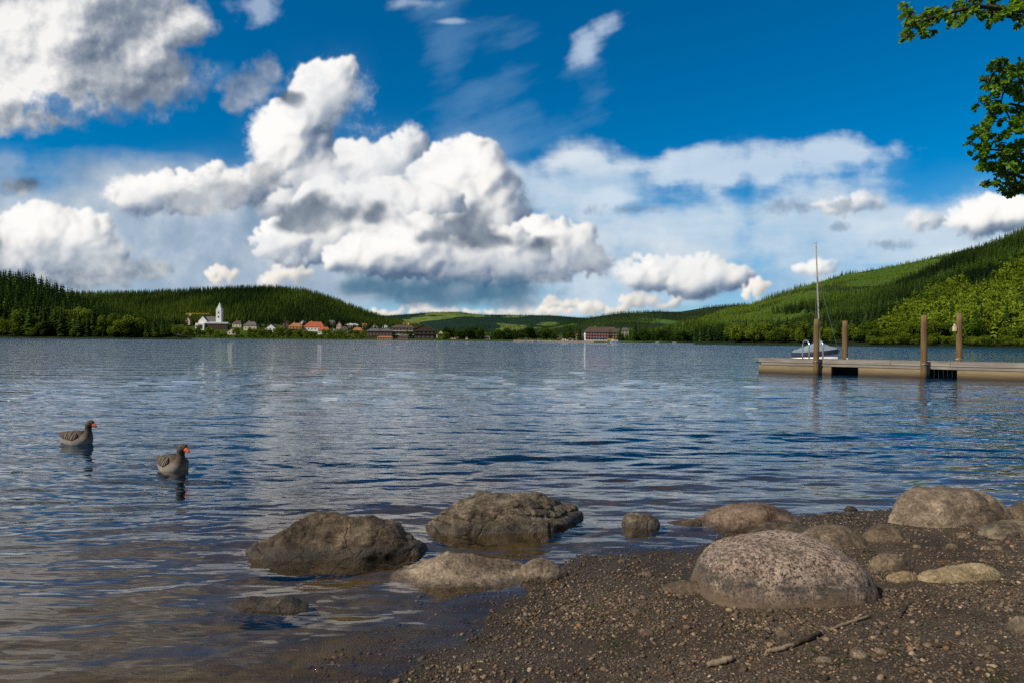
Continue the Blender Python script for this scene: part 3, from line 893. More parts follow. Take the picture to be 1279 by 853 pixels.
# where bright broadleaf wood covers the foot of the right-hand hill (a wood of its own kind)
def bright_zone(px, t):
    top = np.interp(px, [1085, 1110, 1140, 1200, 1300, 1700], [0.0, 0.12, 0.26, 0.34, 0.36, 0.45])
    return t < top * (1 + 0.25 * np.sin(px * 0.05))


# ---- right front hill
px, t, P = sow(HILL_G, 19000, 0.10, 1.12, cond=lambda a, b: ~bright_zone(a, b))
scatter_stuff('spruce_forest', 'dark spruce wood covering the steep right hill', CON_LO, P, rngT.uniform(7, 13, len(P)), patchtone(P, (0.011, 0.022, 0.008), (0.024, 0.046, 0.011), (0.070, 0.112, 0.017)), STUFF_LEAF)
px, t, P = sow(HILL_G, 4200, 0.05, 0.60, 1080, 1450, cond=bright_zone)
scatter_stuff('broadleaf_forest', 'bright yellow green wood at the foot of the right hill', BRD_LO[:3] + CON_LO[:4], P, rngT.uniform(8, 19, len(P)), patchtone(P, (0.045, 0.080, 0.010), (0.115, 0.155, 0.012), YG), STUFF_LEAF)
# ---- right back hill: young lighter growth in bands
def band(px, t):
    return fbm2(px * 1.0, t * 220.0, 60, 3, 31) > -0.10
px, t, P = sow(HILL_F, 12000, 0.04, 1.08, 760, 1300)
young = (fbm2(P[:, 0], P[:, 1] * 0.6, 170, 3, 31) + 0.25 * sstep(0.55, 0.85, t) > 0.03) & (t > 0.2)
tone = np.where(young[:, None], mixtone(len(P), (0.095, 0.155, 0.016), (0.175, 0.235, 0.020)), patchtone(P, DK, MD, LT))
scatter_stuff('hillside_forest', 'wooded slope with lighter young growth behind the right hill', CON_LO, P, np.where(young, rngT.uniform(4, 8, len(P)), rngT.uniform(9, 16, len(P))), tone, STUFF_LEAF)
# ---- middle hill and far hill
px, t, P = sow(HILL_E, 11000, 0.0, 1.05)
keep = fbm2(P[:, 0], P[:, 1] * 0.6, 190, 3, 41) > -0.12
P = P[keep]
scatter_stuff('middle_forest', 'patchy woodland on the low hills beyond the hotel', CON_XLO, P, rngT.uniform(5, 11, len(P)), patchtone(P, (0.013, 0.028, 0.010), (0.028, 0.056, 0.014), (0.070, 0.115, 0.018)), STUFF_LEAF)
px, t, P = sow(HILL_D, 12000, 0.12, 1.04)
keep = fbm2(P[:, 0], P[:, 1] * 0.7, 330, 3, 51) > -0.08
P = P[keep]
scatter_stuff('distant_forest', 'woods painted bluish for haze on the far rounded hill', CON_XLO, P, rngT.uniform(5, 10, len(P)), patchtone(P, (0.011, 0.027, 0.014), (0.018, 0.040, 0.018), (0.030, 0.060, 0.020)), STUFF_LEAF)  # haze is painted into the tree tones as a blue cast
# ---- left back hill
px, t, P = sow(HILL_B, 19000, 0.42, 1.06)
scatter_stuff('spruce_hill_forest', 'dense spruce forest on the long hill behind the church', CON_LO, P, rngT.uniform(6, 11.5, len(P)), patchtone(P, (0.011, 0.023, 0.008), (0.028, 0.052, 0.012), (0.080, 0.120, 0.018)), STUFF_LEAF)
# ---- promontory behind the first rows
px, t, P = sow(HILL_A, 3800, 0.22, 1.1, -480, 215)
lf = rngT.rand(len(P)) < 0.12
scatter_stuff('promontory_forest', 'mixed dark wood on the left shore behind the first trees', CON_LO, P, np.interp(px, [-480, 60, 130, 215], [18, 15, 13, 9]) * rngT.uniform(0.75, 1.15, len(P)), np.where(lf[:, None], mixtone(len(P), MD, LT), mixtone(len(P), DK, (0.03, 0.055, 0.012))), STUFF_LEAF)


# ---- individual trees, the ones that show largest
def tree_proto(name, kind, crown_mat, trunk_h):
    """meshes shared by all copies of one kind"""
    V, T = kind
    crown = np_mesh(name + ' crown', V, T); crown.materials.append(crown_mat)
    tb = MB().tube([(0, 0, -0.03), (0.004, 0, trunk_h * 0.5), (0, 0.004, trunk_h)], [0.020, 0.015, 0.005], 6)
    me = bpy.data.meshes.new(name + ' trunk'); me.from_pydata(tb.v, [], tb.f); me.update(); me.materials.append(BARK)
    return crown, me


SPR_M = [tree_proto('spruce', k, SPRUCE, 0.8) for k in CON]
BRD_M = [tree_proto('broadleaf', k, LEAF, 0.6) for k in BRD]
DRK_M = [tree_proto('dark broadleaf', k, LEAF_DARK, 0.6) for k in BRD]
BRI_M = [tree_proto('bright broadleaf', k, LEAF_BRIGHT, 0.6) for k in BRD]


def plant_tree(name, protos, p, h, label, group, fat=1.0):
    k = rngT.randint(len(protos))
    e = empty(name, (p[0], p[1], p[2] - 0.2), rngT.rand() * 6.283)
    w = h * fat * rngT.uniform(0.85, 1.2)
    e.scale = (w, w, h)
    tag(e, label, 'tree', group)
    c = bpy.data.objects.new('crown', protos[k][0]); COL.objects.link(c); c.parent = e
    c = bpy.data.objects.new('trunk', protos[k][1]); COL.objects.link(c); c.parent = e
    return e


def row(hill, n, t0, t1, x0, x1, cond=None, gap=3.0):
    px, t, P = sow(hill, n * 6, t0, t1, x0, x1, cond)
    out = []
    for i in range(len(px)):
        if all((P[i, 0] - q[1][0]) ** 2 + (P[i, 1] - q[1][1]) ** 2 > gap * gap for q in out):
            out.append((px[i], P[i], t[i]))
            if len(out) >= n: break
    return out


def build_rows():
    hA = lambda x: float(np.interp(x, [-200, 60, 110, 160, 220], [19, 17, 15, 13, 9]))
    for x, p, t in row(HILL_A, 100, 0.03, 0.34, -20, 205):
        plant_tree('spruce_tree', SPR_M, p, hA(x) * rngT.uniform(0.75, 1.2), 'dark spruce crowded along the wooded left shore', 'spruces on the left shore')
    for x, p, t in row(HILL_A, 46, 0.01, 0.24, -20, 235, gap=5):
        tall = (5 + 15 * rngT.rand() ** 1.6) * (0.7 if x > 170 else 1)
        plant_tree('broadleaf_tree', BRD_M, p, tall, 'rounded mid green tree at the water edge on the left shore', 'broadleaf trees on the left shore')
    for x, p, t in row(HILL_B, 80, 0.37, 0.44, 100, 560, gap=4):
        plant_tree('spruce_tree', SPR_M, p, rngT.uniform(9, 15), 'tall spruce in the forest edge behind the village', 'spruces behind the village')
    for x, p, t in row(HILL_B, 80, 0.01, 0.30, 205, 560, lambda a, b: (a < 455) | (a > 545) | (b > 0.27), gap=5):
        plant_tree('broadleaf_tree', BRD_M, p, rngT.uniform(5, 14), 'green garden tree among the village houses', 'trees in the village')
    for x, p, t in row(HILL_B, 80, 0.0, 0.10, 200, 560, lambda a, b: (a < 452) | (a > 548), gap=3):
        plant_tree('shore_shrub', BRD_M, p, rngT.uniform(2.2, 5.5), 'low green bush on the village shore', 'bushes on the village shore', fat=1.3)['category'] = 'shrub'
    for x, p, t in row(HILL_M, 56, 0.03, 0.20, 556, 718, gap=4):
        plant_tree('broadleaf_tree', DRK_M, p, rngT.uniform(10, 19), 'dark green tree in the belt behind the sandy strand', 'trees behind the strand')
    for x, p, t in row(HILL_M, 40, 0.10, 0.5, 700, 890, lambda a, b: (a < 727) | (a > 777) | (b > 0.3), gap=4):
        plant_tree('spruce_tree', SPR_M, p, rngT.uniform(16, 27), 'tall dark spruce near the hotel on the far shore', 'spruces beside the hotel')
    for x, p, t in row(HILL_M, 18, 0.01, 0.12, 785, 880, gap=4):
        plant_tree('broadleaf_tree', DRK_M, p, rngT.uniform(9, 17), 'broad dark green tree on the far shore right of the hotel', 'trees right of the hotel')
    for x, p, t in row(HILL_G, 34, 0.02, 0.10, 905, 1110, gap=4):
        plant_tree('broadleaf_tree', BRD_M, p, rngT.uniform(8, 14), 'green shore tree at the foot of the dark spruce hill', 'shore trees below the spruce hill')
    for x, p, t in row(HILL_G, 96, 0.06, 0.26, 930, 1290, lambda a, b: ~bright_zone(a, b)):
        plant_tree('spruce_tree', SPR_M, p, rngT.uniform(9, 17), 'dark spruce low on the right hillside', 'spruces low on the right hill')
    for x, p, t in row(HILL_G, 76, 0.02, 0.24, 1095, 1300, bright_zone, gap=4):
        if rngT.rand() < 0.3 and x > 1130:
            plant_tree('spruce_tree', SPR_M, p, rngT.uniform(15, 22), 'spruce standing among the bright leafy trees on the right', 'spruces in the bright wood')
        else:
            plant_tree('broadleaf_tree', BRI_M, p, rngT.uniform(10, 17), 'bright yellow green tree in the sunlit wood on the right', 'bright trees on the right shore')
    for x, p, t in row(HILL_G, 46, 0.0, 0.03, 1085, 1300, gap=3):
        plant_tree('shore_shrub', BRD_M, p, rngT.uniform(3.5, 6.5), 'green bush at the water edge below the bright wood', 'bushes on the right shore', fat=1.3)['category'] = 'shrub'


build_rows()
# ================================================================ the village on the far shore
WHITE = plain('white render', (0.78, 0.76, 0.72), 0.8, var=0.05, scale=0.4)
CREAM = plain('cream render', (0.62, 0.52, 0.38), 0.8, var=0.08, scale=0.4)
PINK = plain('pinkish render', (0.62, 0.40, 0.32), 0.8, var=0.08, scale=0.4)
ORANGE = plain('orange ochre render', (0.58, 0.28, 0.07), 0.8, var=0.08, scale=0.4)
DARKWOOD = plain('dark timber cladding', (0.055, 0.034, 0.024), 0.8, var=0.25, scale=0.6)
REDBAND = plain('reddish balcony boards', (0.27, 0.085, 0.060), 0.8, var=0.15, scale=0.6)
REDTILE = plain('red roof tiles', (0.36, 0.085, 0.035), 0.8, var=0.18, scale=0.5)
ORTILE = plain('orange roof tiles', (0.32, 0.13, 0.055), 0.8, var=0.18, scale=0.5)
SLATE = plain('grey slate', (0.10, 0.095, 0.095), 0.7, var=0.2, scale=0.5)
BROWNROOF = plain('brown roof', (0.085, 0.055, 0.042), 0.8, var=0.2, scale=0.5)
ZINC = plain('pale sheet roof', (0.55, 0.57, 0.58), 0.5, var=0.06, scale=0.4)
PANE = plain('window glass', (0.035, 0.045, 0.055), 0.12, spec=0.6, var=0.1, scale=0.4)
AWNING = plain('ochre awning cloth', (0.42, 0.24, 0.045), 0.8, var=0.1)
YELLOW = plain('yellow paint', (0.62, 0.36, 0.03), 0.6, var=0.08, scale=0.5)
STEEL = plain('grey steel', (0.30, 0.30, 0.31), 0.45, metal=0.6, var=0.1)


def ground_under(hill, px, base_row):
    """the place on a hill's lower slope that shows at (px, base_row)"""
    t = np.linspace(0.02, 0.46, 120)
    P = hill.point(np.full(120, px), t)
    rows = 424.5 + (px - 639.5) * ROLL - (P[:, 2] - EYE) / P[:, 1] * F
    return P[int(np.argmin(np.abs(rows - base_row)))]


def house(name, label, cat, hill, px0, px1, base, eave, top, wall, roof, depth=10, gable_front=False, wins=(3, 1), bands=(), yaw=0.0, chimney=False, group=None, roofover=0.5):
    p = ground_under(hill, (px0 + px1) / 2, base)
    s = p[1] / F
    w = (px1 - px0) * s; he = (base - eave) * s; ht = (base - top) * s
    e = empty(name, (p[0], p[1] + depth / 2, p[2]), yaw)
    tag(e, label, cat, group)
    x0, x1, y0, y1 = -w / 2, w / 2, -depth / 2, depth / 2
    m = MB()
    o = roofover
    if gable_front:
        m.add([(x0, y0, -4), (x1, y0, -4), (x1, y0, he), (0, y0, ht - 0.25), (x0, y0, he), (x0, y1, -4), (x1, y1, -4), (x1, y1, he), (0, y1, ht - 0.25), (x0, y1, he)],
              [(0, 1, 2, 3, 4), (9, 8, 7, 6, 5), (0, 4, 9, 5), (1, 6, 7, 2), (2, 7, 8, 3), (3, 8, 9, 4)])
        r = MB()
        k = (ht - he) / (w / 2)
        for sx in (-1, 1):
            r.add([(0, y0 - o, ht), (0, y1 + o, ht), (sx * (w / 2 + o), y1 + o, he - k * o), (sx * (w / 2 + o), y0 - o, he - k * o),
                   (0, y0 - o, ht + 0.3), (0, y1 + o, ht + 0.3), (sx * (w / 2 + o), y1 + o, he - k * o + 0.3), (sx * (w / 2 + o), y0 - o, he - k * o + 0.3)],
                  [(0, 1, 2, 3), (7, 6, 5, 4), (0, 3, 7, 4), (3, 2, 6, 7), (2, 1, 5, 6), (1, 0, 4, 5)])
    else:
        m.add([(x0, y0, -4), (x1, y0, -4), (x1, y0, he), (x0, y0, he), (x0, y1, -4), (x1, y1, -4), (x1, y1, he), (x0, y1, he), (x0 + min(w * 0.22, depth * 0.35) + .3, 0, ht - 0.3), (x1 - min(w * 0.22, depth * 0.35) - .3, 0, ht - 0.3)],
              [(0, 1, 2, 3), (7, 6, 5, 4), (3, 2, 9, 8), (6, 7, 8, 9), (1, 5, 6, 9, 2), (4, 0, 3, 8, 7)])
        r = MB()
        hip = min(w * 0.22, depth * 0.35)
        r.add([(x0 - o, y0 - o, he - .05), (x1 + o, y0 - o, he - .05), (x1 + o, y1 + o, he - .05), (x0 - o, y1 + o, he - .05), (x0 + hip, 0, ht), (x1 - hip, 0, ht),
               (x0 - o, y0 - o, he - .35), (x1 + o, y0 - o, he - .35), (x1 + o, y1 + o, he - .35), (x0 - o, y1 + o, he - .35)],
              [(0, 1, 5, 4), (2, 3, 4, 5), (1, 2, 5), (3, 0, 4), (6, 9, 8, 7), (0, 6, 7, 1), (1, 7, 8, 2), (2, 8, 9, 3), (3, 9, 6, 0)])
    m.build('wall', wall, e); ro = r.build('roof', roof, e)
    if chimney:
        MB().box(x0 + w * 0.3, x0 + w * 0.3 + 0.9, -0.4, 0.5, he, ht + 1.1).build('chimney', PINK, ro)
    nx, nz = wins
    for j in range(nz):
        for i in range(nx):
            cx = x0 + w * (i + 0.5) / nx; ww = min(0.7, w / nx * 0.3)
            cz = he * (j + 0.5) / nz; hh = min(0.75, he / nz * 0.30)
            f = MB().box(cx - ww - .12, cx + ww + .12, y0 - 0.06, y0 + 0.05, cz - hh - .12, cz + hh + .12).build('window', WHITE if wall is not WHITE else BROWNROOF, e)
            MB().box(cx - ww, cx + ww, y0 - 0.10, y0 - 0.03, cz - hh, cz + hh).build('pane', PANE, f)
    for (z0, z1, mat, nm) in bands:
        MB().box(x0 - .3, x1 + .3, y0 - 1.2, y0 - 0.02, z0 * he, z1 * he).build(nm, mat, e)
    return e


def crane(name, label, hill, px, base, top, jib0, jib1, dist_base=None):
    p = ground_under(hill, px, base); s = p[1] / F
    e = tag(empty(name, (p[0], p[1] + 8, p[2])), label, 'crane')
    H = (base - top) * s
    m = MB()
    for sx in (-.7, .7):
        for sy in (-.7, .7): m.box(sx - .24, sx + .24, sy - .24, sy + .24, 0, H)
    k = 0.0
    while k < H - 2:
        m.tube([(-.7, -.7, k), (.7, -.7, k + 2)], .1, 4); m.tube([(.7, -.7, k), (-.7, -.7, k + 2)], .1, 4); k += 2
    m.build('mast', YELLOW, e)
    j = MB(); a, b = (jib0 - px) * s, (jib1 - px) * s
    for (yy, zz) in ((-.5, 0), (.5, 0), (0, 1.0)): j.tube([(a, yy, H + .2 + zz), (b, yy, H + .2 + zz)], .14, 4)
    n = int(abs(b - a) / 1.6)
    for i in range(n):
        xa = a + (b - a) * i / n; xb = a + (b - a) * (i + 1) / n
        j.tube([(xa, -.5, H + .2), ((xa + xb) / 2, 0, H + 1.2)], .07, 4); j.tube([((xa + xb) / 2, 0, H + 1.2), (xb, .5, H + .2)], .07, 4)
    j.build('jib', YELLOW, e)
    MB().box(a * 1.0 - .2, a + 1.6, -.7, .7, H - 1.2, H + .1).build('counterweight', STEEL, e)
    MB().box(.8, 2.2, -.8, .8, H - 1.6, H + .1).build('cab', WHITE, e)


def church():
    p = ground_under(HILL_B, 268, 411); s = p[1] / F
    e = tag(empty('church', (p[0], p[1] + 6, p[2])), 'white church with slender spired bell tower above the lake', 'church')
    X = lambda px: (px - 268) * s
    Z = lambda row: (411 - row) * s
    # tower on the right of the nave
    t = MB().box(X(268.6), X(275.2), -4, 2.4, -2, Z(386)); tw = t.build('tower', WHITE, e)
    c = X(271.9)
    sp = MB()
    hw = (X(275.2) - X(268.6)) / 2
    for (dx, dy) in ((-1, -1), (1, -1), (1, 1), (-1, 1)):
        sp.tube([(c + dx * hw * .86, -.8 + dy * 2.9, Z(386)), (c + dx * hw * .86, -.8 + dy * 2.9, Z(383.5))], [.42, .03], 6)
    zz = Z(386)
    sp.add([(c - hw * .8, -3.6, zz), (c + hw * .8, -3.6, zz), (c + hw * .8, 1.9, zz), (c - hw * .8, 1.9, zz), (c, -.8, Z(377.5))], [(0, 1, 4), (1, 2, 4), (2, 3, 4), (3, 0, 4), (3, 2, 1, 0)])
    sp.build('spire', ZINC, tw)
    for row in (390.5, 396):
        w = MB().box(c - .7, c + .7, -4.1, -3.9, Z(row) - 1.2, Z(row) + 1.2).build('window', PANE, tw)
    # nave: gabled west front and long low hall
    n = MB().add([(X(248), -7, -2), (X(258.5), -7, -2), (X(258.5), -7, Z(401)), (X(253.2), -7, Z(395)), (X(248), -7, Z(401)), (X(248), 6, -2), (X(258.5), 6, -2), (X(258.5), 6, Z(401)), (X(253.2), 6, Z(395)), (X(248), 6, Z(401))],
                 [(0, 1, 2, 3, 4), (9, 8, 7, 6, 5), (0, 4, 9, 5), (1, 6, 7, 2), (2, 7, 8, 3), (3, 8, 9, 4)])
    n.box(X(258.5) + .01, X(268.5), -4, 5, -2, Z(401.5)); n.build('nave', WHITE, e)
    r = MB().add([(X(253.2), -7.4, Z(394.6)), (X(259.2), -7.4, Z(401.3)), (X(259.2), 6.4, Z(401.3)), (X(253.2), 6.4, Z(394.6)), (X(247.2), -7.4, Z(401.3)), (X(247.2), 6.4, Z(401.3))], [(0, 1, 2, 3), (0, 3, 5, 4)])
    r.add([(X(257), -4.5, Z(401.2)), (X(268.5), -4.5, Z(401.2)), (X(268.5), 0, Z(395.5)), (X(255), 0, Z(395.5)), (X(257), 5.2, Z(401.2)), (X(268.5), 5.2, Z(401.2))], [(0, 1, 2, 3), (3, 2, 5, 4)])
    ro = r.build('roof', SLATE, e)
    MB().box(X(246), X(257), -11, -7.05, -3, Z(404)).build('porch', WHITE, e)
    hall = MB().box(X(258), X(285), -8.5, -4.3, -3, Z(404.5)).build('hall', DARKWOOD, e)
    MB().box(X(257), X(286), -9.2, -4.2, Z(404.4), Z(402.4)).build('hall_roof', ZINC, hall)
    MB().box(X(251), X(255), -11.1, -10.95, 0, Z(406)).build('door', BROWNROOF, e)


church()
house('cottage', 'small pale hut low at the water left of the church', 'house', HILL_B, 219, 226, 421, 417.5, 415, CREAM, BROWNROOF, 6, True, (1, 1))
house('house', 'narrow brown gabled house under the crane left of the church', 'house', HILL_B, 231, 237, 406, 400, 396, CREAM, ORTILE, 8, True, (1, 2))
house('house', 'low grey roofed house just right of the church', 'house', HILL_B, 304, 320, 413, 407, 402, CREAM, SLATE, 10, False, (3, 1), chimney=True)
house('house', 'white house with grey gable between church and red roofs', 'house', HILL_B, 331, 344, 415, 410, 405, WHITE, SLATE, 10, True, (3, 2))
house('house', 'ochre house with orange roof and dark balcony', 'house', HILL_B, 360, 377, 415, 408, 403.5, ORANGE, ORTILE, 11, False, (4, 2), bands=((0.42, 0.62, DARKWOOD, 'balcony'),), chimney=True)
house('house', 'long house under the largest bright red roof', 'house', HILL_B, 379, 404, 414, 408.5, 402, WHITE, REDTILE, 14, False, (6, 1), chimney=True)
house('house', 'low white house with red roof below the large red roof', 'house', HILL_B, 397, 411, 418, 412.5, 408.5, WHITE, REDTILE, 9, False, (4, 1))
house('house', 'small pinkish house right of the red roofs', 'house', HILL_B, 420, 426, 412, 406.5, 402.5, PINK, ORTILE, 8, True, (2, 2))
house('house', 'wide flat house with pale grey roof beside the forest edge', 'house', HILL_B, 431, 447, 411, 406, 404, CREAM, ZINC, 10, False, (5, 1))
house('boathouse', 'long low dark hall with grey roof by the water', 'hall', HILL_B, 457, 490, 422.5, 413.6, 410.6, DARKWOOD, SLATE, 12, False, (8, 1))
house('hotel', 'large dark brown lakeside hotel below the orange crane', 'hotel', HILL_B, 488, 517, 422.5, 409.5, 405.8, DARKWOOD, BROWNROOF, 14, False, (7, 3), bands=((0.30, 0.36, CREAM, 'balcony'), (0.66, 0.72, CREAM, 'balcony')))
house('chalet', 'broad gabled dark timber chalet with pale window frames', 'house', HILL_B, 516, 542, 423, 412.5, 406, DARKWOOD, BROWNROOF, 13, True, (5, 2), bands=((0.5, 0.66, DARKWOOD, 'balcony'), (0.86, 0.99, DARKWOOD, 'balcony')))
house('house', 'small cream gabled house at the right end of the village', 'house', HILL_B, 545, 555, 423, 417, 412.5, CREAM, BROWNROOF, 9, True, (2, 1))
house('house', 'grey gabled house among trees above the long dark hall', 'house', HILL_B, 462, 472, 410, 405.5, 401.5, CREAM, SLATE, 9, True, (2, 2))
house('house', 'second brown inn wedged between dark hotel and chalet', 'house', HILL_B, 497, 512, 415, 407, 403, DARKWOOD, SLATE, 10, True, (3, 2))
house('house', 'small white house between the white gable and the ochre house', 'house', HILL_B, 347, 356, 416, 411.5, 408, WHITE, REDTILE, 9, False, (2, 1))
house('house', 'low timber house between pinkish house and pale flat house', 'house', HILL_B, 440, 452, 417, 412.5, 409, DARKWOOD, ORTILE, 9, False, (3, 1))
house('house', 'white villa peeking out between trees left of the long dark hall', 'house', HILL_B, 412, 420, 418, 413.5, 410, WHITE, SLATE, 9, True, (2, 1))
house('house', 'cream house with wide brown roof right behind the church hall', 'house', HILL_B, 290, 301, 409, 404, 400.5, CREAM, BROWNROOF, 9, False, (3, 1))
house('house', 'small red roofed house below the low grey roofed house', 'house', HILL_B, 316, 327, 419, 414.5, 411, WHITE, REDTILE, 8, False, (2, 1))
house('house', 'timber gabled house higher up behind the ochre house', 'house', HILL_B, 352, 361, 408, 404, 400.5, DARKWOOD, BROWNROOF, 9, True, (2, 1))
house('house', 'pale villa with slate roof uphill of the bright red roof', 'house', HILL_B, 408, 418, 408, 403.5, 400, WHITE, SLATE, 9, False, (2, 1))
house('house', 'orange roofed white house above the pale flat house', 'house', HILL_B, 449, 459, 412, 407.5, 404, WHITE, ORTILE, 9, False, (3, 1))
house('house', 'brown house with white gable between the long hall and the chalet', 'house', HILL_B, 474, 487, 414, 408, 404, WHITE, BROWNROOF, 9, True, (3, 2))
house('house', 'grey house with red roof standing behind the chalet', 'house', HILL_B, 524, 536, 413, 406, 402.5, CREAM, REDTILE, 9, False, (3, 1))
house('boathouse', 'dark red boathouse at the waterline left of the chalet', 'boathouse', HILL_B, 497, 510, 424.5, 421, 418.2, REDBAND, BROWNROOF, 7, False, (4, 1))
house('bathing_pavilion', 'long tan pavilion low on the shore below the long dark hall', 'pavilion', HILL_B, 471, 490, 424, 421.5, 419.8, ORANGE, ORTILE, 6, False, (6, 1))
house('house', 'white house with brown roof at the right edge of the tree belt', 'house', HILL_M, 706, 716, 425.6, 421.5, 418.3, WHITE, BROWNROOF, 8, False, (3, 1))
house('shed', 'grey shed half way along the sandy strand', 'shed', HILL_M, 604, 612, 424.6, 421.5, 419.6, CREAM, SLATE, 6, False, (2, 1))
house('house', 'small ochre house just left of the long dark hall', 'house', HILL_B, 446, 456, 420, 415.5, 412.5, ORANGE, BROWNROOF, 8, False, (2, 1))
house('house', 'tiny white house uphill between ochre house and red roof', 'house', HILL_B, 374, 382, 406.5, 403, 400, WHITE, SLATE, 8, True, (1, 1))
house('house', 'brown roofed white house above the white villa', 'house', HILL_B, 424, 434, 416, 411.5, 408, WHITE, BROWNROOF, 8, False, (2, 1))
house('house', 'slate roofed house in trees right below the church hall', 'house', HILL_B, 284, 294, 418, 413.5, 410, CREAM, SLATE, 8, True, (2, 1))
house('shed', 'timber shed on the shore between hall and pinkish house', 'shed', HILL_B, 430, 441, 423, 420, 417.8, DARKWOOD, BROWNROOF, 6, False, (2, 1))
house('house', 'red roofed cottage at the left end of the strand', 'house', HILL_M, 560, 569, 424.3, 420, 417, CREAM, REDTILE, 8, False, (2, 1))
house('kiosk', 'low white pavilion behind the sandy strand', 'pavilion', HILL_M, 633, 641, 424.5, 420.5, 418, WHITE, SLATE, 6, False, (2, 1))
house('house', 'red roofed gabled house just left of the grand hotel', 'house', HILL_M, 720, 730, 425.8, 419, 413.5, CREAM, REDTILE, 10, True, (3, 2))
house('grand_hotel', 'long lakeside hotel with dark mansard roof and reddish balcony bands', 'hotel', HILL_M, 731, 773, 425.8, 415, 408.5, WHITE, BROWNROOF, 15, False, (12, 3),
      bands=((0.30, 0.42, REDBAND, 'balcony'), (0.62, 0.74, REDBAND, 'balcony'), (0.93, 0.99, DARKWOOD, 'cornice')), chimney=True)
house('house', 'pale hotel annexe half hidden by a tree', 'house', HILL_M, 777, 785, 425.5, 413, 409.5, CREAM, SLATE, 10, False, (2, 3))
house('terrace_pavilion', 'yellow awning pavilion at the water in front of the hotel', 'pavilion', HILL_M, 758, 768, 426.6, 424.6, 423.4, CREAM, AWNING, 4, False, (3, 1))
house('house', 'white farmhouse above the green meadow on the far right shore', 'house', HILL_F, 886, 896, 421, 417.5, 414, WHITE, SLATE, 10, True, (2, 1))
house('house', 'pale roofed house half hidden in trees left of the sailboat', 'house', HILL_G, 947, 967, 411.5, 408.5, 404.8, CREAM, ZINC, 9, False, (3, 1))
house('house', 'brown roofed house low among trees behind the sailboat', 'house', HILL_G, 977, 992, 421, 418.5, 414.5, CREAM, BROWNROOF, 8, False, (3, 1))
crane('tower_crane', 'yellow tower crane standing left of the church', HILL_B, 233, 404, 392.5, 229, 258)
crane('tower_crane', 'orange tower crane above the brown lakeside hotel', HILL_B, 507.5, 412, 398, 502, 523)

# the mown meadow by the far right shore
def meadow():
    xs = np.linspace(874, 904, 24); d = np.linspace(700, 850, 10)
    XX, DD = np.meshgrid(xs, d)
    Z = 0.9 + (DD - 700) / 150 * 8.0
    n = Nodes('mown meadow grass'); m = n.pbr(n.ramp(n.noise(n.pos(), 0.08, 4), (0.3, (0.10, 0.15, 0.012)), (0.7, (0.15, 0.20, 0.018))), 0.95)
    tag(link('field', grid_mesh('field', (XX - 639.5) / F * DD, DD, Z), m), kind='structure')
meadow()


# boats moored along the far shore
def hull_mesh(L, B, H, name, n=14):
    V = []; T = []
    prof = [(-1, 0.0), (-0.92, 0.35), (-0.6, 0.75), (0, 1.0)]
    for i in range(n):
        x = -L / 2 + L * i / (n - 1); u = i / (n - 1)
        b = B / 2 * (0.72 + 0.28 * math.sin(min(1, u * 1.6) * math.pi / 2)) * (1 - max(0, (u - 0.5) / 0.5) ** 2.2)
        sh = H * (1 + 0.25 * u * u)
        for (yy, zz) in ((-1, 1), (-0.93, 0.45), (-0.55, 0.0), (0, -0.12), (0.55, 0.0), (0.93, 0.45), (1, 1), (0.86, 0.96), (0, 0.80), (-0.86, 0.96)):
            V.append((x, yy * b, zz * sh))
    k = 10; F_ = []
    for i in range(n - 1):
        for j in range(k):
            F_.append((i * k + j, i * k + (j + 1) % k, (i + 1) * k + (j + 1) % k, (i + 1) * k + j))
    F_.append(tuple(range(k)))
    me = bpy.data.meshes.new(name); me.from_pydata(V, [], F_); me.update()
    return me


def small_boats():
    hull = hull_mesh(5.2, 1.8, 0.75, 'rowing boat hull')
    hull.materials.append(WHITE)
    cover = MB().box(-1.6, 0.9, -0.55, 0.55, 0.5, 0.95)
    cm = bpy.data.meshes.new('boat cover'); cm.from_pydata(cover.v, [], cover.f); cm.update(); cm.materials.append(STEEL)
    spots = [(437, 806, 0.3), (452, 804, 0.1), (459, 806, -0.5), (598, 800, 0.2), (604, 796, 1.0), (608, 800, -0.2), (655, 806, 0.1), (668, 803, 0.3), (674, 806, 0.0), (688, 803, -0.2), (822, 806, 0.1), (843, 800, 0.0)]
    for (px, d, rz) in spots:
        p = at_dist(px, d)
        e = tag(empty('rowing_boat', (p.x, p.y, 0.05), rz), 'tiny white boat moored along the far shore', 'boat', 'small boats along the far shore')
        o = link('hull', hull, None, e); o = link('cover', cm, None, e)
    p = at_dist(769, 790)
    e = tag(empty('excursion_boat', (p.x, p.y, 0.0), 0.1), 'white excursion boat lying in front of the grand hotel', 'boat')
    link('hull', hull_mesh(11.5, 3.2, 1.3, 'excursion hull'), WHITE, e)
    c = MB().box(-4.2, 2.2, -1.2, 1.2, 1.05, 2.7).build('cabin', WHITE, e)
    for k in range(5): MB().box(-3.9 + k * 1.2, -3.1 + k * 1.2, -1.26, -1.18, 1.6, 2.3).build('window', PANE, c)
small_boats()


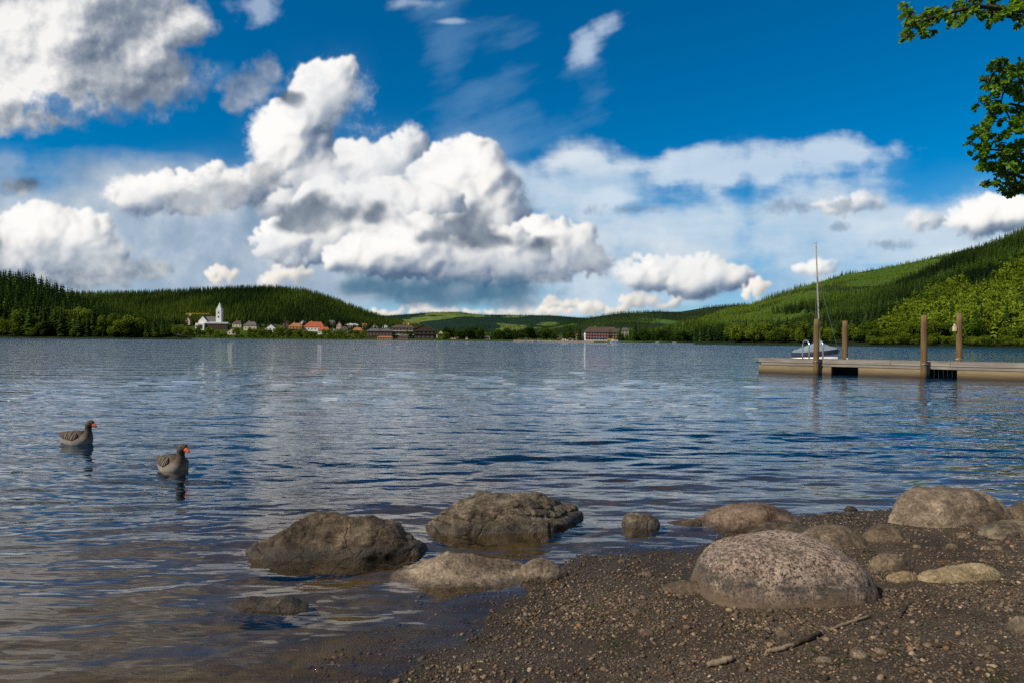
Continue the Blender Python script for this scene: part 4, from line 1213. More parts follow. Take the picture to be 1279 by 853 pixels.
# street lamps / parasols on the promenade are too small to tell; a row of bathing huts at the strand
def strand_huts():
    for i, (px, w) in enumerate([(571, 3.2), (583, 2.6), (697, 3.0), (703, 2.6), (712, 3.2)]):
        p = at_dist(px, 834)
        e = tag(empty('beach_hut', (p.x, p.y, 1.4)), 'low brown hut at the back of the sandy strand', 'hut', 'huts along the strand')
        MB().box(-w / 2, w / 2, -1.2, 1.2, 0, 2.0).build('wall', CREAM if i % 2 else DARKWOOD, e)
        MB().add([(-w / 2 - .2, -1.5, 1.95), (w / 2 + .2, -1.5, 1.95), (w / 2 + .2, 1.5, 1.95), (-w / 2 - .2, 1.5, 1.95), (-w / 2, 0, 2.9), (w / 2, 0, 2.9)], [(0, 1, 5, 4), (2, 3, 4, 5), (1, 2, 5), (3, 0, 4), (3, 2, 1, 0)]).build('roof', SLATE, e)
strand_huts()
# ================================================================ the near things
# ---------------------------------------------------------------- dock
def wood_material(name, lo, hi, axis=(0.6, 9, 9), rough=0.85, wetband=False):
    n = Nodes(name); p = n.obj()
    g = n.noise(n.scale(p, axis), 1.0, 6, 0.65, 0.6); b = n.noise(p, 0.9, 3)
    c = n.ramp(g, (0.28, lo), (0.72, hi))
    c = n.mix(n.rng(b, 0.35, 0.75, 0.0, 0.45), c, tuple(v * 0.55 for v in lo))
    if wetband:
        z = n.n('SeparateXYZ', ins={0: n.pos()}).outputs[2]
        w = n.rng(n.math('ADD', z, n.math('MULTIPLY', n.math('SUBTRACT', b, 0.5), 0.15)), 0.05, 0.32, 1.0, 0.0)
        c = n.mix(n.math('MULTIPLY', w, 0.85), c, (0.035, 0.022, 0.012))
    return n.pbr(c, rough, n.bump(g, 0.4, 0.01), 0.25)


PLANK = wood_material('weathered grey planks', (0.16, 0.13, 0.10), (0.36, 0.31, 0.26))
TRIM = wood_material('pale weathered beam', (0.20, 0.165, 0.13), (0.42, 0.37, 0.31))
PONTOON = wood_material('stained pontoon boards', (0.23, 0.16, 0.085), (0.40, 0.30, 0.17), wetband=True)
PILE = wood_material('brown round timber', (0.115, 0.066, 0.026), (0.26, 0.165, 0.072), (7, 7, 0.5), wetband=True)
BLACK = plain('near black boards', (0.012, 0.009, 0.008), 0.8, var=0.3, scale=3)  # for the dock gaps, the shade is put into this near-black colour
CHROME = plain('polished steel tube', (0.72, 0.73, 0.75), 0.25, metal=0.9, var=0.04)

DA = at(948, 465.2, 0.0); DB = at(1279, 475.8, 0.0)
DDIR = (DB - DA).normalized(); DRZ = math.atan2(DDIR.y, DDIR.x)
DNRM = Vector((-DDIR.y, DDIR.x, 0))


def along(px):
    """distance along the dock's front edge that shows at column px"""
    d = ray(px, 470)
    # solve DA + t*DDIR lies on the vertical plane through the ray
    return (DA.y * d.x - DA.x * d.y) / (DDIR.x * d.y - DDIR.y * d.x)


def dock():
    L = 21.0; W = 2.3; top = 0.80
    e = tag(empty('dock', DA, DRZ), 'weathered timber dock floating on pontoons at the right', 'dock')
    xl = along(939.5)
    m = MB(); x = xl; r = random.Random(4)
    while x < L:
        w = 0.135
        m.box(x, x + w, 0.03, W - 0.03, top - 0.045, top + r.uniform(-0.006, 0.006)); x += w + 0.010
    m.build('deck', PLANK, e)
    for nm, y0, y1 in (('front', -0.03, 0.025), ('rear', W - 0.025, W + 0.03)):
        b = MB(); x = xl + 0.35
        for xe in (along(1019), along(1112), along(1187), L):
            b.box(x, xe - 0.012, y0, y1, top - 0.20, top + 0.012); x = xe
        b.build('fascia', TRIM, e, bevel=0.006)
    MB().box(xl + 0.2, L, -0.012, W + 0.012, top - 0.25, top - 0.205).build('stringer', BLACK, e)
    b = MB().box(xl + 0.5, L, -0.075, -0.035, top - 0.345, top - 0.225); b.build('rubbing_strip', TRIM, e, bevel=0.006)
    MB().box(xl + 0.5, L, -0.02, W, top - 0.36, top - 0.252).build('girder', PLANK, e)
    segs = [(0.0, along(1038.5)), (along(1072), along(1161)), (along(1195.5), along(1290)), (along(1310), L)]
    for a, c in segs:
        MB().box(a, c, -0.06, W - 0.1, -0.28, top - 0.362).build('pontoon', PONTOON, e, bevel=0.015)
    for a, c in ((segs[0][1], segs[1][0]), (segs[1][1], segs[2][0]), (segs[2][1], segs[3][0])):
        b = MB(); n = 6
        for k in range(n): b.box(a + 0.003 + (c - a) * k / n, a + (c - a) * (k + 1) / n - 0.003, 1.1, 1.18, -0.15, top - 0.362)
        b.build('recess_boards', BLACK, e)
    # mooring ring and cleat at the far pile
    MB().tube([(along(1196) + 0.1 + 0.16 * math.cos(a), W - 0.25, top + 0.06 + 0.10 * abs(math.sin(a))) for a in np.linspace(0, math.pi, 9)], 0.018, 6).build('mooring_ring', STEEL, e)
    MB().box(along(1051) - .12, along(1051) + .12, W - .5, W - .2, top, top + .09).build('cleat', CREAM, e, bevel=0.01)


dock()


def pile(px, rear, top_row, label, fixture=False, lean=0.0):
    off = 2.3 + 0.24 if rear else -0.27
    base = DA + DNRM * off
    d = ray(px, 470)
    t = (base.y * d.x - base.x * d.y) / (DDIR.x * d.y - DDIR.y * d.x)
    p = base + DDIR * t
    h = height_at(px, top_row, p.y)
    e = tag(empty('mooring_pile', (p.x, p.y, 0)), label, 'mooring pile', 'mooring piles of the dock')
    m = MB(); pts = []; rad = []
    rr = random.Random(int(px))
    for k in range(14):
        f = k / 13; pts.append((lean * f + rr.uniform(-.006, .006), rr.uniform(-.006, .006), -2.0 + (h + 2.0) * f)); rad.append(0.155 - 0.016 * f)
    rad[-1] *= 0.93
    m.tube(pts, rad, 18).build('post', PILE, e, smooth=True)
    ring = MB()
    for z in (0.70,):
        ring.tube([(0.172 * math.cos(a), 0.172 * math.sin(a), z) for a in np.linspace(0, 2 * math.pi, 20)], 0.02, 6, cap=False)
    ring.build('collar', STEEL, e)
    if fixture:
        b = MB().box(-0.33, -0.19, -0.10, 0.05, h - 0.92, h - 0.66); b.tube([(-0.26, -0.02, h - 0.66), (-0.26, -0.02, h - 0.54)], 0.05, 8)
        b.build('lamp_box', CREAM, e, bevel=0.01)


pile(1019, False, 398.5, 'front mooring pile standing before the covered sailboat', lean=0.02)
pile(1055, True, 401, 'shorter looking rear pile just right of the covered sailboat')
pile(1154, False, 394, 'front mooring pile between the two dark dock gaps', lean=-0.02)
pile(1197.5, True, 392, 'rear mooring pile carrying a small pale box near its top', True)


def swim_ladder():
    p = DA + DDIR * along(1003) + DNRM * 2.0
    e = tag(empty('swim_ladder', (p.x, p.y, 0.8), DRZ), 'polished steel bathing ladder with two arched handrails on the dock', 'ladder')
    for x in (0.0, 0.72):
        pts = [(x, -0.05, 0.0), (x, -0.05, 0.70)]
        for a in np.linspace(0, math.pi, 10): pts.append((x - 0.22 + 0.22 * math.cos(a), 0.25 - 0.3 * math.cos(a), 0.74 + 0.28 * math.sin(a)))
        pts += [(x - 0.44, 0.55, 0.4), (x - 0.44, 0.55, -1.3)]
        MB().tube(pts, 0.042, 10).build('handrail', CHROME, e, smooth=True)
    r = MB()
    for z in (0.0, -0.3, -0.6, -0.9): r.tube([(-0.44, 0.55, z), (0.28, 0.55, z)], 0.02, 8)
    r.build('rungs', CHROME, e, smooth=True)
swim_ladder()


def sailboat():
    D = 42.0
    s = D / F
    p = at_dist(1018, D)
    yaw = -0.5
    e = tag(empty('sailboat', (p.x, p.y, 0.0), yaw), 'small white sailboat under a grey blue cover with bare mast behind the dock', 'sailboat')
    L, B, H = 2.55, 1.3, 1.02
    hw = plain('white gelcoat', (0.80, 0.80, 0.79), 0.25, var=0.03, spec=0.5)
    cov = Nodes('grey blue tarpaulin'); po = cov.obj()
    fold = cov.noise(cov.scale(po, (3, 7, 2)), 1.0, 4, 0.6, 0.5)
    cloth = cov.pbr(cov.ramp(fold, (0.3, (0.13, 0.165, 0.20)), (0.7, (0.25, 0.30, 0.345))), 0.75, cov.bump(fold, 0.7, 0.05))
    skirt_m = plain('dark navy skirt', (0.030, 0.040, 0.055), 0.7)
    link('hull', hull_mesh(L, B, H, 'sailboat hull', 24), hw, e, smooth=True)
    # skirt and tent of the cover
    n = 24; V = []; Q = []; V2 = []
    for i in range(n):
        u = i / (n - 1); x = -L / 2 + L * u
        b = B / 2 * (0.72 + 0.28 * math.sin(min(1, u * 1.6) * math.pi / 2)) * (1 - max(0, (u - 0.5) / 0.5) ** 2.2) + 0.05
        sh = H * (1 + 0.25 * u * u)
        ridge = float(np.interp(u, [0, 0.12, 0.45, 0.60, 0.72, 1.0], [sh + 0.10, sh + 0.22, 1.58, 1.80, 1.56, sh + 0.08]))
        for q in np.linspace(-1, 1, 13):
            z = sh + 0.05 + (ridge - sh) * (1 - abs(q) ** 1.15) - 0.05 * math.sin(abs(q) * math.pi) + 0.015 * math.sin(i * 1.9 + q * 5)
            V.append((x * 1.01, b * q, z))
        for q in (-1, 1): V2 += [(x * 1.012, (b + 0.012) * q, sh + 0.07), (x * 1.012, (b + 0.015) * q, sh - 0.17)]
    for i in range(n - 1):
        for j in range(12): Q.append((i * 13 + j, i * 13 + j + 1, (i + 1) * 13 + j + 1, (i + 1) * 13 + j))
    me = bpy.data.meshes.new('cover'); me.from_pydata(V, [], Q); me.update(); c = link('cover', me, cloth, e, smooth=True)
    so = c.modifiers.new('thick', 'SOLIDIFY'); so.thickness = 0.01
    Q = []
    for i in range(n - 1):
        for k in (0, 2): Q.append((i * 4 + k, i * 4 + k + 1, (i + 1) * 4 + k + 1, (i + 1) * 4 + k))
    Q += [(0, 2, 3, 1), ((n - 1) * 4, (n - 1) * 4 + 1, (n - 1) * 4 + 3, (n - 1) * 4 + 2)]
    me = bpy.data.meshes.new('skirt'); me.from_pydata(V2, [], Q); me.update(); k = link('cover_skirt', me, skirt_m, e)
    so = k.modifiers.new('thick', 'SOLIDIFY'); so.thickness = 0.008
    # mast in the boat's own axes (leaning slightly to the left in the picture)
    inv = Matrix.Rotation(-yaw, 3, 'Z')
    def loc(px, row, dd=0.0):
        w = at_dist(px, D + dd, row); return inv @ (w - Vector((p.x, p.y, 0)))
    mb, mt = loc(1023.8, 428), loc(1019.2, 306)
    MB().tube([mb - (mt - mb) * 0.08, mb, mt], [0.055, 0.055, 0.038], 10).build('mast', TRIM, e, smooth=True)
    top = MB(); top.tube([mt, mt + Vector((0, 0, 0.28))], 0.008, 5); top.box(mt.x - .12, mt.x + .1, mt.y - .012, mt.y + .012, mt.z + .08, mt.z + .12); top.build('masthead', STEEL, e)
    f = mb.lerp(mt, 0.36); sp = Vector((0.0, 1, 0))
    a, b = f + sp * 0.50 + Vector((-.1, 0, 0)), f - sp * 0.50 + Vector((-.1, 0, 0))
    MB().tube([a, f, b], 0.016, 6).build('spreader', STEEL, e)
    g = mb.lerp(mt, 0.70); bow = Vector((L / 2 - .02, 0, H * 1.25 + .1)); st = Vector((-L / 2, 0, H))
    for pts in ([g, bow], [g, a, Vector((-.1, B / 2, H))], [g, b, Vector((-.1, -B / 2, H))]):
        MB().tube(pts, 0.007, 5).build('stay', STEEL, e)
    MB().tube([(-L / 2 - .03, 0, .55), (-L / 2 - .06, 0, -.35)], [.10, .07], 6).build('rudder', hw, e)
    # bow fitting
    MB().box(L / 2 - .04, L / 2 + .10, -.06, .06, H * 1.12, H * 1.25).build('bow_fitting', skirt_m, e, bevel=0.01)
sailboat()


# ---------------------------------------------------------------- rocks
_bm = bmesh.new(); bmesh.ops.create_icosphere(_bm, subdivisions=6, radius=1.0)
ICO6 = (np.array([v.co[:] for v in _bm.verts]), np.array([[v.index for v in f.verts] for f in _bm.faces])); _bm.free()
_bm = bmesh.new(); bmesh.ops.create_icosphere(_bm, subdivisions=5, radius=1.0)
ICO5 = (np.array([v.co[:] for v in _bm.verts]), np.array([[v.index for v in f.verts] for f in _bm.faces])); _bm.free()


def rock_material(name, lo, mid, hi, scale=6, lichen=None, wet=0.0, crack=0.5, speck=None, band=None, bumpd=0.02):
    n = Nodes(name); p = n.pos()
    big = n.noise(p, scale * 0.5, 5, 0.6, 0.5); f = n.noise(p, scale * 3, 6, 0.65, 0.3); g = n.noise(p, scale * 22, 5, 0.7)
    mixv = n.math('ADD', n.math('MULTIPLY', big, 0.55), n.math('ADD', n.math('MULTIPLY', f, 0.30), n.math('MULTIPLY', g, 0.15)))
    c = n.ramp(mixv, (0.40, lo), (0.5, mid), (0.60, hi))
    gr = n.noise(p, 46, 6, 0.75)
    c = n.mix(1.0, c, n.ramp(gr, (0.34, (0.45, 0.43, 0.40)), (0.5, (1.0, 1.0, 1.0)), (0.66, (1.55, 1.52, 1.45))), 'MULTIPLY')
    h = n.math('ADD', n.math('MULTIPLY', f, 0.7), n.math('ADD', n.math('MULTIPLY', g, 0.35), n.math('MULTIPLY', gr, 0.35)))
    if speck:
        v = n.noise(p, 58, 3, 0.75); v2 = n.noise(p, 34, 4, 0.75)
        c = n.mix(n.rng(v, 0.50, 0.56), c, speck[0]); c = n.mix(n.rng(v2, 0.54, 0.58), c, speck[1])
    if lichen:
        l = n.noise(p, scale * 1.6, 6, 0.72, 0.3)
        c = n.mix(n.rng(l, 0.52, 0.64, 0, 0.85), c, lichen)
    if crack:
        vr = n.n('TexVoronoi', feature='DISTANCE_TO_EDGE', ins={'Vector': n.n('VectorMath', operation='ADD', ins={0: p, 1: n.n('VectorMath', operation='SCALE', ins={0: n.n('TexNoise', ins={'Vector': p, 'Scale': scale * 1.2, 'Detail': 4}).outputs['Color'], 'Scale': 0.25}).outputs[0]}).outputs[0], 'Scale': scale * 0.55}).outputs[0]
        k = n.rng(vr, 0.0, 0.05, 1.0, 0.0)
        c = n.mix(n.math('MULTIPLY', k, 0.5 * crack), c, tuple(v * 0.35 for v in lo))
        h = n.math('SUBTRACT', h, n.math('MULTIPLY', k, 0.6 * crack))
    rough = 0.9
    z = n.n('SeparateXYZ', ins={0: p}).outputs[2]
    if band:                                # (height, soft, colour): the tan foot of the boulder, once under water
        zz = n.math('ADD', z, n.math('MULTIPLY', n.math('SUBTRACT', big, 0.5), 0.10))
        c = n.mix(n.math('MULTIPLY', n.rng(zz, band[0] - band[1], band[0] + band[1], 0.85, 0.0), 1.0), c, n.mix(n.rng(f, 0.35, 0.65), band[2], tuple(v * 0.55 for v in band[2])))
        if len(band) > 3:                   # dark growth just above it
            up = n.math('MULTIPLY', n.rng(zz, band[0] - band[1], band[0] + band[1]), n.rng(zz, band[0] + band[3] * 0.4, band[0] + band[3], 1.0, 0.0))
            c = n.mix(n.math('MULTIPLY', up, n.rng(f, 0.40, 0.56, 0.15, 0.85)), c, (0.035, 0.032, 0.028))
    if wet:
        w = n.rng(n.math('ADD', z, n.math('MULTIPLY', n.math('SUBTRACT', f, 0.5), 0.07)), wet * 0.4, wet, 1.0, 0.0)
        c = n.mix(n.math('MULTIPLY', w, 0.8), c, n.mix(0.75, c, (0.008, 0.006, 0.004)))
        rough = n.rng(w, 0, 1, 0.9, 0.45)
    return n.pbr(c, rough, n.bump(h, 0.9, bumpd), 0.3)


DARKROCK = rock_material('dark brown gneiss', (0.022, 0.015, 0.010), (0.085, 0.060, 0.039), (0.23, 0.17, 0.11), 5, lichen=(0.125, 0.100, 0.060), wet=0.10, crack=0.6)
FLATROCK = rock_material('grey brown layered gneiss', (0.030, 0.021, 0.015), (0.115, 0.085, 0.058), (0.30, 0.23, 0.155), 5, lichen=(0.21, 0.18, 0.115), wet=0.09, crack=0.7)
PALEROCK = rock_material('pale brown sandstone', (0.060, 0.043, 0.030), (0.165, 0.122, 0.083), (0.31, 0.235, 0.16), 4, lichen=(0.045, 0.037, 0.024), wet=0.05, crack=0.25)
GRANITE = rock_material('speckled pink granite', (0.14, 0.092, 0.066), (0.29, 0.20, 0.145), (0.44, 0.325, 0.245), 5, speck=((0.045, 0.038, 0.033), (0.36, 0.275, 0.22)), lichen=(0.075, 0.065, 0.050), crack=0.0, band=(0.165, 0.035, (0.155, 0.105, 0.062), 0.12), bumpd=0.012)
TANROCK = rock_material('tan rounded stone', (0.060, 0.042, 0.027), (0.14, 0.10, 0.064), (0.25, 0.185, 0.12), 5, lichen=(0.05, 0.04, 0.028), crack=0.3)
YELROCK = rock_material('yellowish slab stone', (0.16, 0.115, 0.06), (0.28, 0.21, 0.12), (0.36, 0.28, 0.17), 6, crack=0.2)
BROWNROCK = rock_material('reddish brown wet ledge', (0.055, 0.030, 0.020), (0.13, 0.080, 0.052), (0.23, 0.16, 0.11), 5, lichen=(0.16, 0.125, 0.085), wet=0.06, crack=0.6)


def rock(name, label, px0, px1, top, base, mat, depth=0.7, prof=None, seed=0, group=None, zbase=None, disp=0.06, ridge=0.5, sq=2.6, fine=False, tilt=0.0, facets=0.0, under=0.35, layers=0.0, sqz=3.4):
    """px0..px1 x top..base: where it shows in the photograph; depth: its depth as a share of its width"""
    V, T = ICO6 if fine else ICO5
    cx = (px0 + px1) / 2
    z0 = 0.0 if zbase is None else zbase
    front = at(cx, base, z0)
    if zbase is None:
        for _ in range(4):
            z0 = max(gz(front.x, front.y), -0.02); front = at(cx, base, z0)
    W = (px1 - px0) / F * front.y
    D = W * depth
    W = (px1 - px0) / F * (front.y + D * 0.45); D = W * depth
    c = Vector((front.x * (front.y + D * 0.5) / front.y, front.y + D * 0.5, z0))
    H = height_at(cx, top, c.y) - z0
    d = V.copy()
    ph = np.arctan2(d[:, 1], d[:, 0]); el = np.arcsin(np.clip(d[:, 2], -1, 1))
    fx, fy = np.abs(np.cos(ph)) ** (2 / sq) * np.sign(np.cos(ph)), np.abs(np.sin(ph)) ** (2 / sq) * np.sign(np.sin(ph))
    nz = sqz
    rho = np.abs(np.cos(el)) ** (2 / nz); z = np.abs(np.sin(el)) ** (2 / nz) * np.sign(np.sin(el))
    x, y = fx * rho, fy * rho
    pr = prof or [(-1, .7), (-.5, .95), (0, 1), (.5, .95), (1, .7)]
    hp = np.interp(x, [a for a, _ in pr], [b for _, b in pr])
    P = np.stack([x * W / 2 * (1 - 0.06 * np.maximum(z, 0)), y * D / 2 * (1 - 0.32 * np.maximum(z, 0) ** 1.5), np.where(z > 0, z * hp * H, z * H * under - 0.03)], -1)
    P[:, 2] += tilt * P[:, 1]
    S = min(W, H * 2.2)
    off = np.array([[seed * 1.7, seed * 0.9, seed * 2.3]])
    nrm = d / np.linalg.norm(d, axis=1, keepdims=True)
    if facets:                              # broken planes
        r = np.random.RandomState(seed + 5)
        for k in range(9):
            nv = r.normal(size=3); nv[2] = abs(nv[2]) * 0.9; nv /= np.linalg.norm(nv)
            sc_ = np.array([W / 2, D / 2, H])
            m_ = (P / sc_) @ nv; lim = r.uniform(0.66, 0.93)
            over_ = np.maximum(m_ - lim, 0)[:, None]
            P -= over_ * nv[None] * sc_[None] * facets
    n1 = fbm3(P + off, S * 0.55, 3, 0.5, seed); n2 = fbm3(P + off, S * 0.30, 5, 0.55, seed + 1, True); n3 = fbm3(P + off, S * 0.06, 3, 0.6, seed + 2)
    P += nrm * (S * disp * (n1 * 1.1 + n2 * ridge * 1.1 + n3 * 0.28))[:, None]
    if layers:                              # bedding that runs along the block
        lz = P[:, 2] + 0.12 * P[:, 0] + 0.03 * n1
        st = np.abs(((lz / (H * 0.17)) % 1.0) - 0.5) * 2
        P[:, :2] *= (1 - layers * 0.05 * (st ** 3) * (np.abs(d[:, 2:3])[:, 0] < 0.8))[:, None]
    P[:, 0] = (P[:, 0] - (P[:, 0].max() + P[:, 0].min()) / 2) * W / np.ptp(P[P[:, 2] > -0.02][:, 0])
    up = P[:, 2] > 0; P[up, 2] *= H / P[:, 2].max()
    me = np_mesh(name, P, T)
    o = link(name, me, mat, smooth=True)
    o.location = c
    return tag(o, label, 'rock', group)


rock('boulder', 'large dark jagged rock in the shallow water at left', 308, 536, 636, 705, DARKROCK, 0.50,
     [(-1, .25), (-.86, .42), (-.62, .60), (-.45, .78), (-.22, .98), (0.0, 1.0), (.16, .93), (.3, .97), (.5, .80), (.75, .62), (1, .42)], 11, zbase=-0.03, disp=0.055, ridge=0.9, sq=2.5, fine=True, facets=1.0, sqz=3.8)
rock('boulder', 'broad flat topped rock in the water behind the pale brown one', 531, 734, 613, 673, FLATROCK, 0.6,
     [(-1, .55), (-.8, .72), (-.55, .70), (-.3, .80), (-.05, .88), (.2, .98), (.55, 1.0), (.70, .95), (.74, .78), (.9, .60), (1, .52)], 12, zbase=-0.03, disp=0.05, ridge=0.9, sq=3.0, fine=True, facets=1.0, layers=1.2, sqz=5.0)
rock('boulder', 'pale brown smooth rock lying at the waterline', 487, 672, 688, 739, PALEROCK, 0.60,
     [(-1, .20), (-.8, .45), (-.5, .70), (-.2, .86), (.1, .97), (.45, 1.0), (.7, .92), (.9, .84), (1, .7)], 13, zbase=-0.02, disp=0.045, ridge=0.6, sq=2.8, fine=True, facets=1.0, sqz=4.0)
rock('rock', 'small pale rock leaning on the right end of the pale one', 648, 710, 696, 726, PALEROCK, 0.6, [(-1, .95), (-.3, 1.0), (.3, .75), (1, .30)], 14, disp=0.05, facets=0.5)
rock('rock', 'narrow dark rock awash near the lower left', 284, 396, 745, 768, DARKROCK, 0.36,
     [(-1, .55), (-.7, .80), (-.55, .95), (-.3, .80), (0, .86), (.3, 1.0), (.7, .95), (1, .6)], 15, zbase=-0.02, disp=0.07, ridge=0.8, facets=0.4)
rock('rock', 'small square stone standing alone in the water', 776, 825, 641, 665, FLATROCK, 0.7, [(-1, .8), (-.5, 1.0), (.4, .9), (1, .75)], 16, zbase=-0.02, disp=0.05, sq=3.4, facets=0.5)
rock('granite_boulder', 'big rounded pink speckled granite boulder on the beach', 866, 1086, 671, 774, GRANITE, 0.75,
     [(-1, .86), (-.85, .96), (-.6, 1.0), (-.2, 1.0), (.2, .98), (.5, .92), (.75, .80), (1, .58)], 17, disp=0.05, ridge=0.45, sq=3.4, fine=True, facets=0.10, zbase=0.05, sqz=6.5, under=0.5)
rock('rock', 'reddish brown ledge reaching into the water behind the boulder', 868, 1012, 629, 668, BROWNROCK, 0.6,
     [(-1, .35), (-.7, .62), (-.4, .85), (-.1, .92), (.2, 1.0), (.6, .9), (1, .55)], 18, zbase=-0.02, disp=0.07, ridge=0.8, facets=0.5)
rock('rock', 'dark flat rock between the ledge and the boulder', 932, 1018, 651, 672, DARKROCK, 0.6, [(-1, .6), (0, 1), (1, .7)], 19, zbase=0.0, disp=0.05)
rock('rock', 'pale humped stone touching the back of the granite boulder', 992, 1082, 655, 694, TANROCK, 0.75, [(-1, .5), (-.5, .8), (.1, 1.0), (.6, .85), (1, .5)], 20, disp=0.04, zbase=0.03)
rock('boulder', 'long rounded rock with pale crest farther along the beach', 1107, 1264, 609, 660, PALEROCK, 0.5,
     [(-1, .45), (-.8, .78), (-.5, .97), (-.1, 1.0), (.3, .98), (.6, .88), (.85, .8), (1, .65)], 21, disp=0.05, ridge=0.6, sq=2.9, fine=True, facets=0.6, zbase=0.06, sqz=4.5)
rock('rock', 'tan stone cut by the right edge beyond the long rock', 1258, 1330, 623, 656, TANROCK, 0.6, [(-1, .8), (0, 1), (1, .8)], 22, disp=0.04, zbase=0.08)
rock('rock', 'light tan stone left of the long rounded rock', 1078, 1136, 655, 682, TANROCK, 0.7, [(-1, .5), (-.3, 1.0), (.3, .9), (1, .45)], 23, disp=0.05, zbase=0.06)
rock('rock', 'flat grey stone below the long rock near the right edge', 1222, 1300, 650, 676, FLATROCK, 0.7, [(-1, .5), (0, .9), (1, 1)], 24, disp=0.04, zbase=0.08)
rock('rock', 'tan wedge shaped stone right of the granite boulder', 1084, 1138, 690, 716, TANROCK, 0.6, [(-1, .55), (-.2, 1.0), (.4, .9), (1, .4)], 25, disp=0.05, facets=0.4)
rock('slab', 'long yellowish flat slab on the gravel at right', 1148, 1250, 703, 728, YELROCK, 0.35, [(-1, .35), (-.5, .5), (.1, .75), (.6, 1.0), (1, .7)], 26, disp=0.05, facets=0.4)
rock('rock', 'small yellowish stone left of the long slab', 1108, 1144, 713, 727, YELROCK, 0.6, [(-1, .4), (.2, .9), (1, .9)], 27, disp=0.05)
rock('slab', 'flat tan stone tucked against the left side of the boulder', 827, 882, 725, 742, TANROCK, 0.6, [(-1, .5), (0, 1), (1, .9)], 28, disp=0.04)
rock('rock', 'low wet ledge just breaking the water left of the brown one', 826, 884, 648, 662, BROWNROCK, 0.5, [(-1, .4), (0, .8), (1, 1)], 29, zbase=-0.03, disp=0.06)
rock('rock', 'small stone half sunk in gravel at the lower right edge', 1262, 1310, 770, 792, DARKROCK, 0.6, None, 30, disp=0.06)
rng_s = np.random.RandomState(9)
for k in range(22):
    px = rng_s.uniform(700, 1275); py = rng_s.uniform(680, 845); w = rng_s.uniform(9, 22) * (py - 420) / 380
    if 850 < px < 1105 and py < 785: continue
    rock('cobble', 'fist sized stone lying in the gravel', px - w / 2, px + w / 2, py - w * 0.42, py, [TANROCK, PALEROCK, FLATROCK, BROWNROCK][k % 4], 0.8, None, 60 + k, 'loose cobbles on the beach', disp=0.05)
for k in range(26):
    px = rng_s.uniform(1000, 1279); py = rng_s.uniform(630, 690); w = rng_s.uniform(7, 20)
    if 1100 < px < 1262 and py < 662: continue
    rock('cobble', 'small stone strewn between the shore rocks', px - w / 2, px + w / 2, py - w * 0.45, py, [TANROCK, DARKROCK, FLATROCK, BROWNROCK][k % 4], 0.8, None, 100 + k, 'stones between the shore rocks', disp=0.05)


# ---------------------------------------------------------------- gravel
def gravel():
    r = np.random.RandomState(12)
    n = 210000
    y = 2.75 + (8.2 - 2.75) * r.rand(n) ** 1.35
    x = (r.rand(n) * 1.60 - 0.80) * y
    d = shore_dist(x, y)
    dens = 0.42 + 0.9 * fbm2(x, y, 0.75, 3, 61) + 0.6 * fbm2(x, y, 0.2, 2, 62)
    keep = (d > -0.55) & (r.rand(n) < np.clip(dens, 0.16, 1.0)) & ((d > 0.0) | (r.rand(n) < 0.35))
    x, y, d = x[keep], y[keep], d[keep]; n = len(x)
    z = ground(x, y)
    size = np.exp(r.normal(-5.32, 0.52, n)); size = np.clip(size, 0.0028, 0.022)
    t = (1 + 5 ** 0.5) / 2
    V = np.array([(-1, t, 0), (1, t, 0), (-1, -t, 0), (1, -t, 0), (0, -1, t), (0, 1, t), (0, -1, -t), (0, 1, -t), (t, 0, -1), (t, 0, 1), (-t, 0, -1), (-t, 0, 1)], float)
    V /= np.linalg.norm(V[0])
    T = np.array([(0, 11, 5), (0, 5, 1), (0, 1, 7), (0, 7, 10), (0, 10, 11), (1, 5, 9), (5, 11, 4), (11, 10, 2), (10, 7, 6), (7, 1, 8), (3, 9, 4), (3, 4, 2), (3, 2, 6), (3, 6, 8), (3, 8, 9), (4, 9, 5), (2, 4, 11), (6, 2, 10), (8, 6, 7), (9, 8, 1)])
    J = V[None] * (1 + r.uniform(-0.22, 0.22, (n, 12, 1)))
    J = J * np.stack([r.uniform(0.8, 1.5, n), r.uniform(0.7, 1.1, n), r.uniform(0.38, 0.75, n)], -1)[:, None, :]
    a = r.rand(n) * 6.283; c, s = np.cos(a)[:, None], np.sin(a)[:, None]
    tx = r.normal(0, 0.3, n)[:, None]
    X = J[..., 0] * c - J[..., 1] * s; Y = J[..., 0] * s + J[..., 1] * c; Z = J[..., 2] + tx * X
    P = np.stack([x[:, None] + X * size[:, None], y[:, None] + Y * size[:, None], z[:, None] + (Z + 0.22) * size[:, None]], -1)
    pal = np.array([(0.17, 0.125, 0.085), (0.12, 0.088, 0.06), (0.25, 0.195, 0.14), (0.095, 0.085, 0.075), (0.33, 0.275, 0.21), (0.19, 0.105, 0.05), (0.065, 0.047, 0.034), (0.24, 0.15, 0.105), (0.13, 0.125, 0.11)])
    pick = r.choice(len(pal), n, p=[.22, .24, .10, .11, .03, .03, .20, .025, .045])
    col = pal[pick] * r.uniform(0.5, 1.35, (n, 1)) * np.array([[1.02, 0.92, 0.78]])
    wet = np.clip(1 - d / 0.35, 0, 1)[:, None]
    col = col * (1 - 0.45 * wet)
    me = np_mesh('gravel', P.reshape(-1, 3), (T[None] + (np.arange(n) * 12)[:, None, None]).reshape(-1, 3), np.repeat(col, 12, 0))
    m = Nodes('pebbles')
    base = m.n('Attribute', attribute_name='tone').outputs['Color']
    mat = m.pbr(m.mix(1.0, base, m.ramp(m.noise(m.pos(), 160, 3), (0.3, (0.7, 0.7, 0.7)), (0.7, (1.25, 1.25, 1.25))), 'MULTIPLY'), 0.85, None, 0.3)
    tag(link('gravel', me, mat), 'fine brown and tan gravel covering the beach', 'gravel', kind='stuff')
gravel()


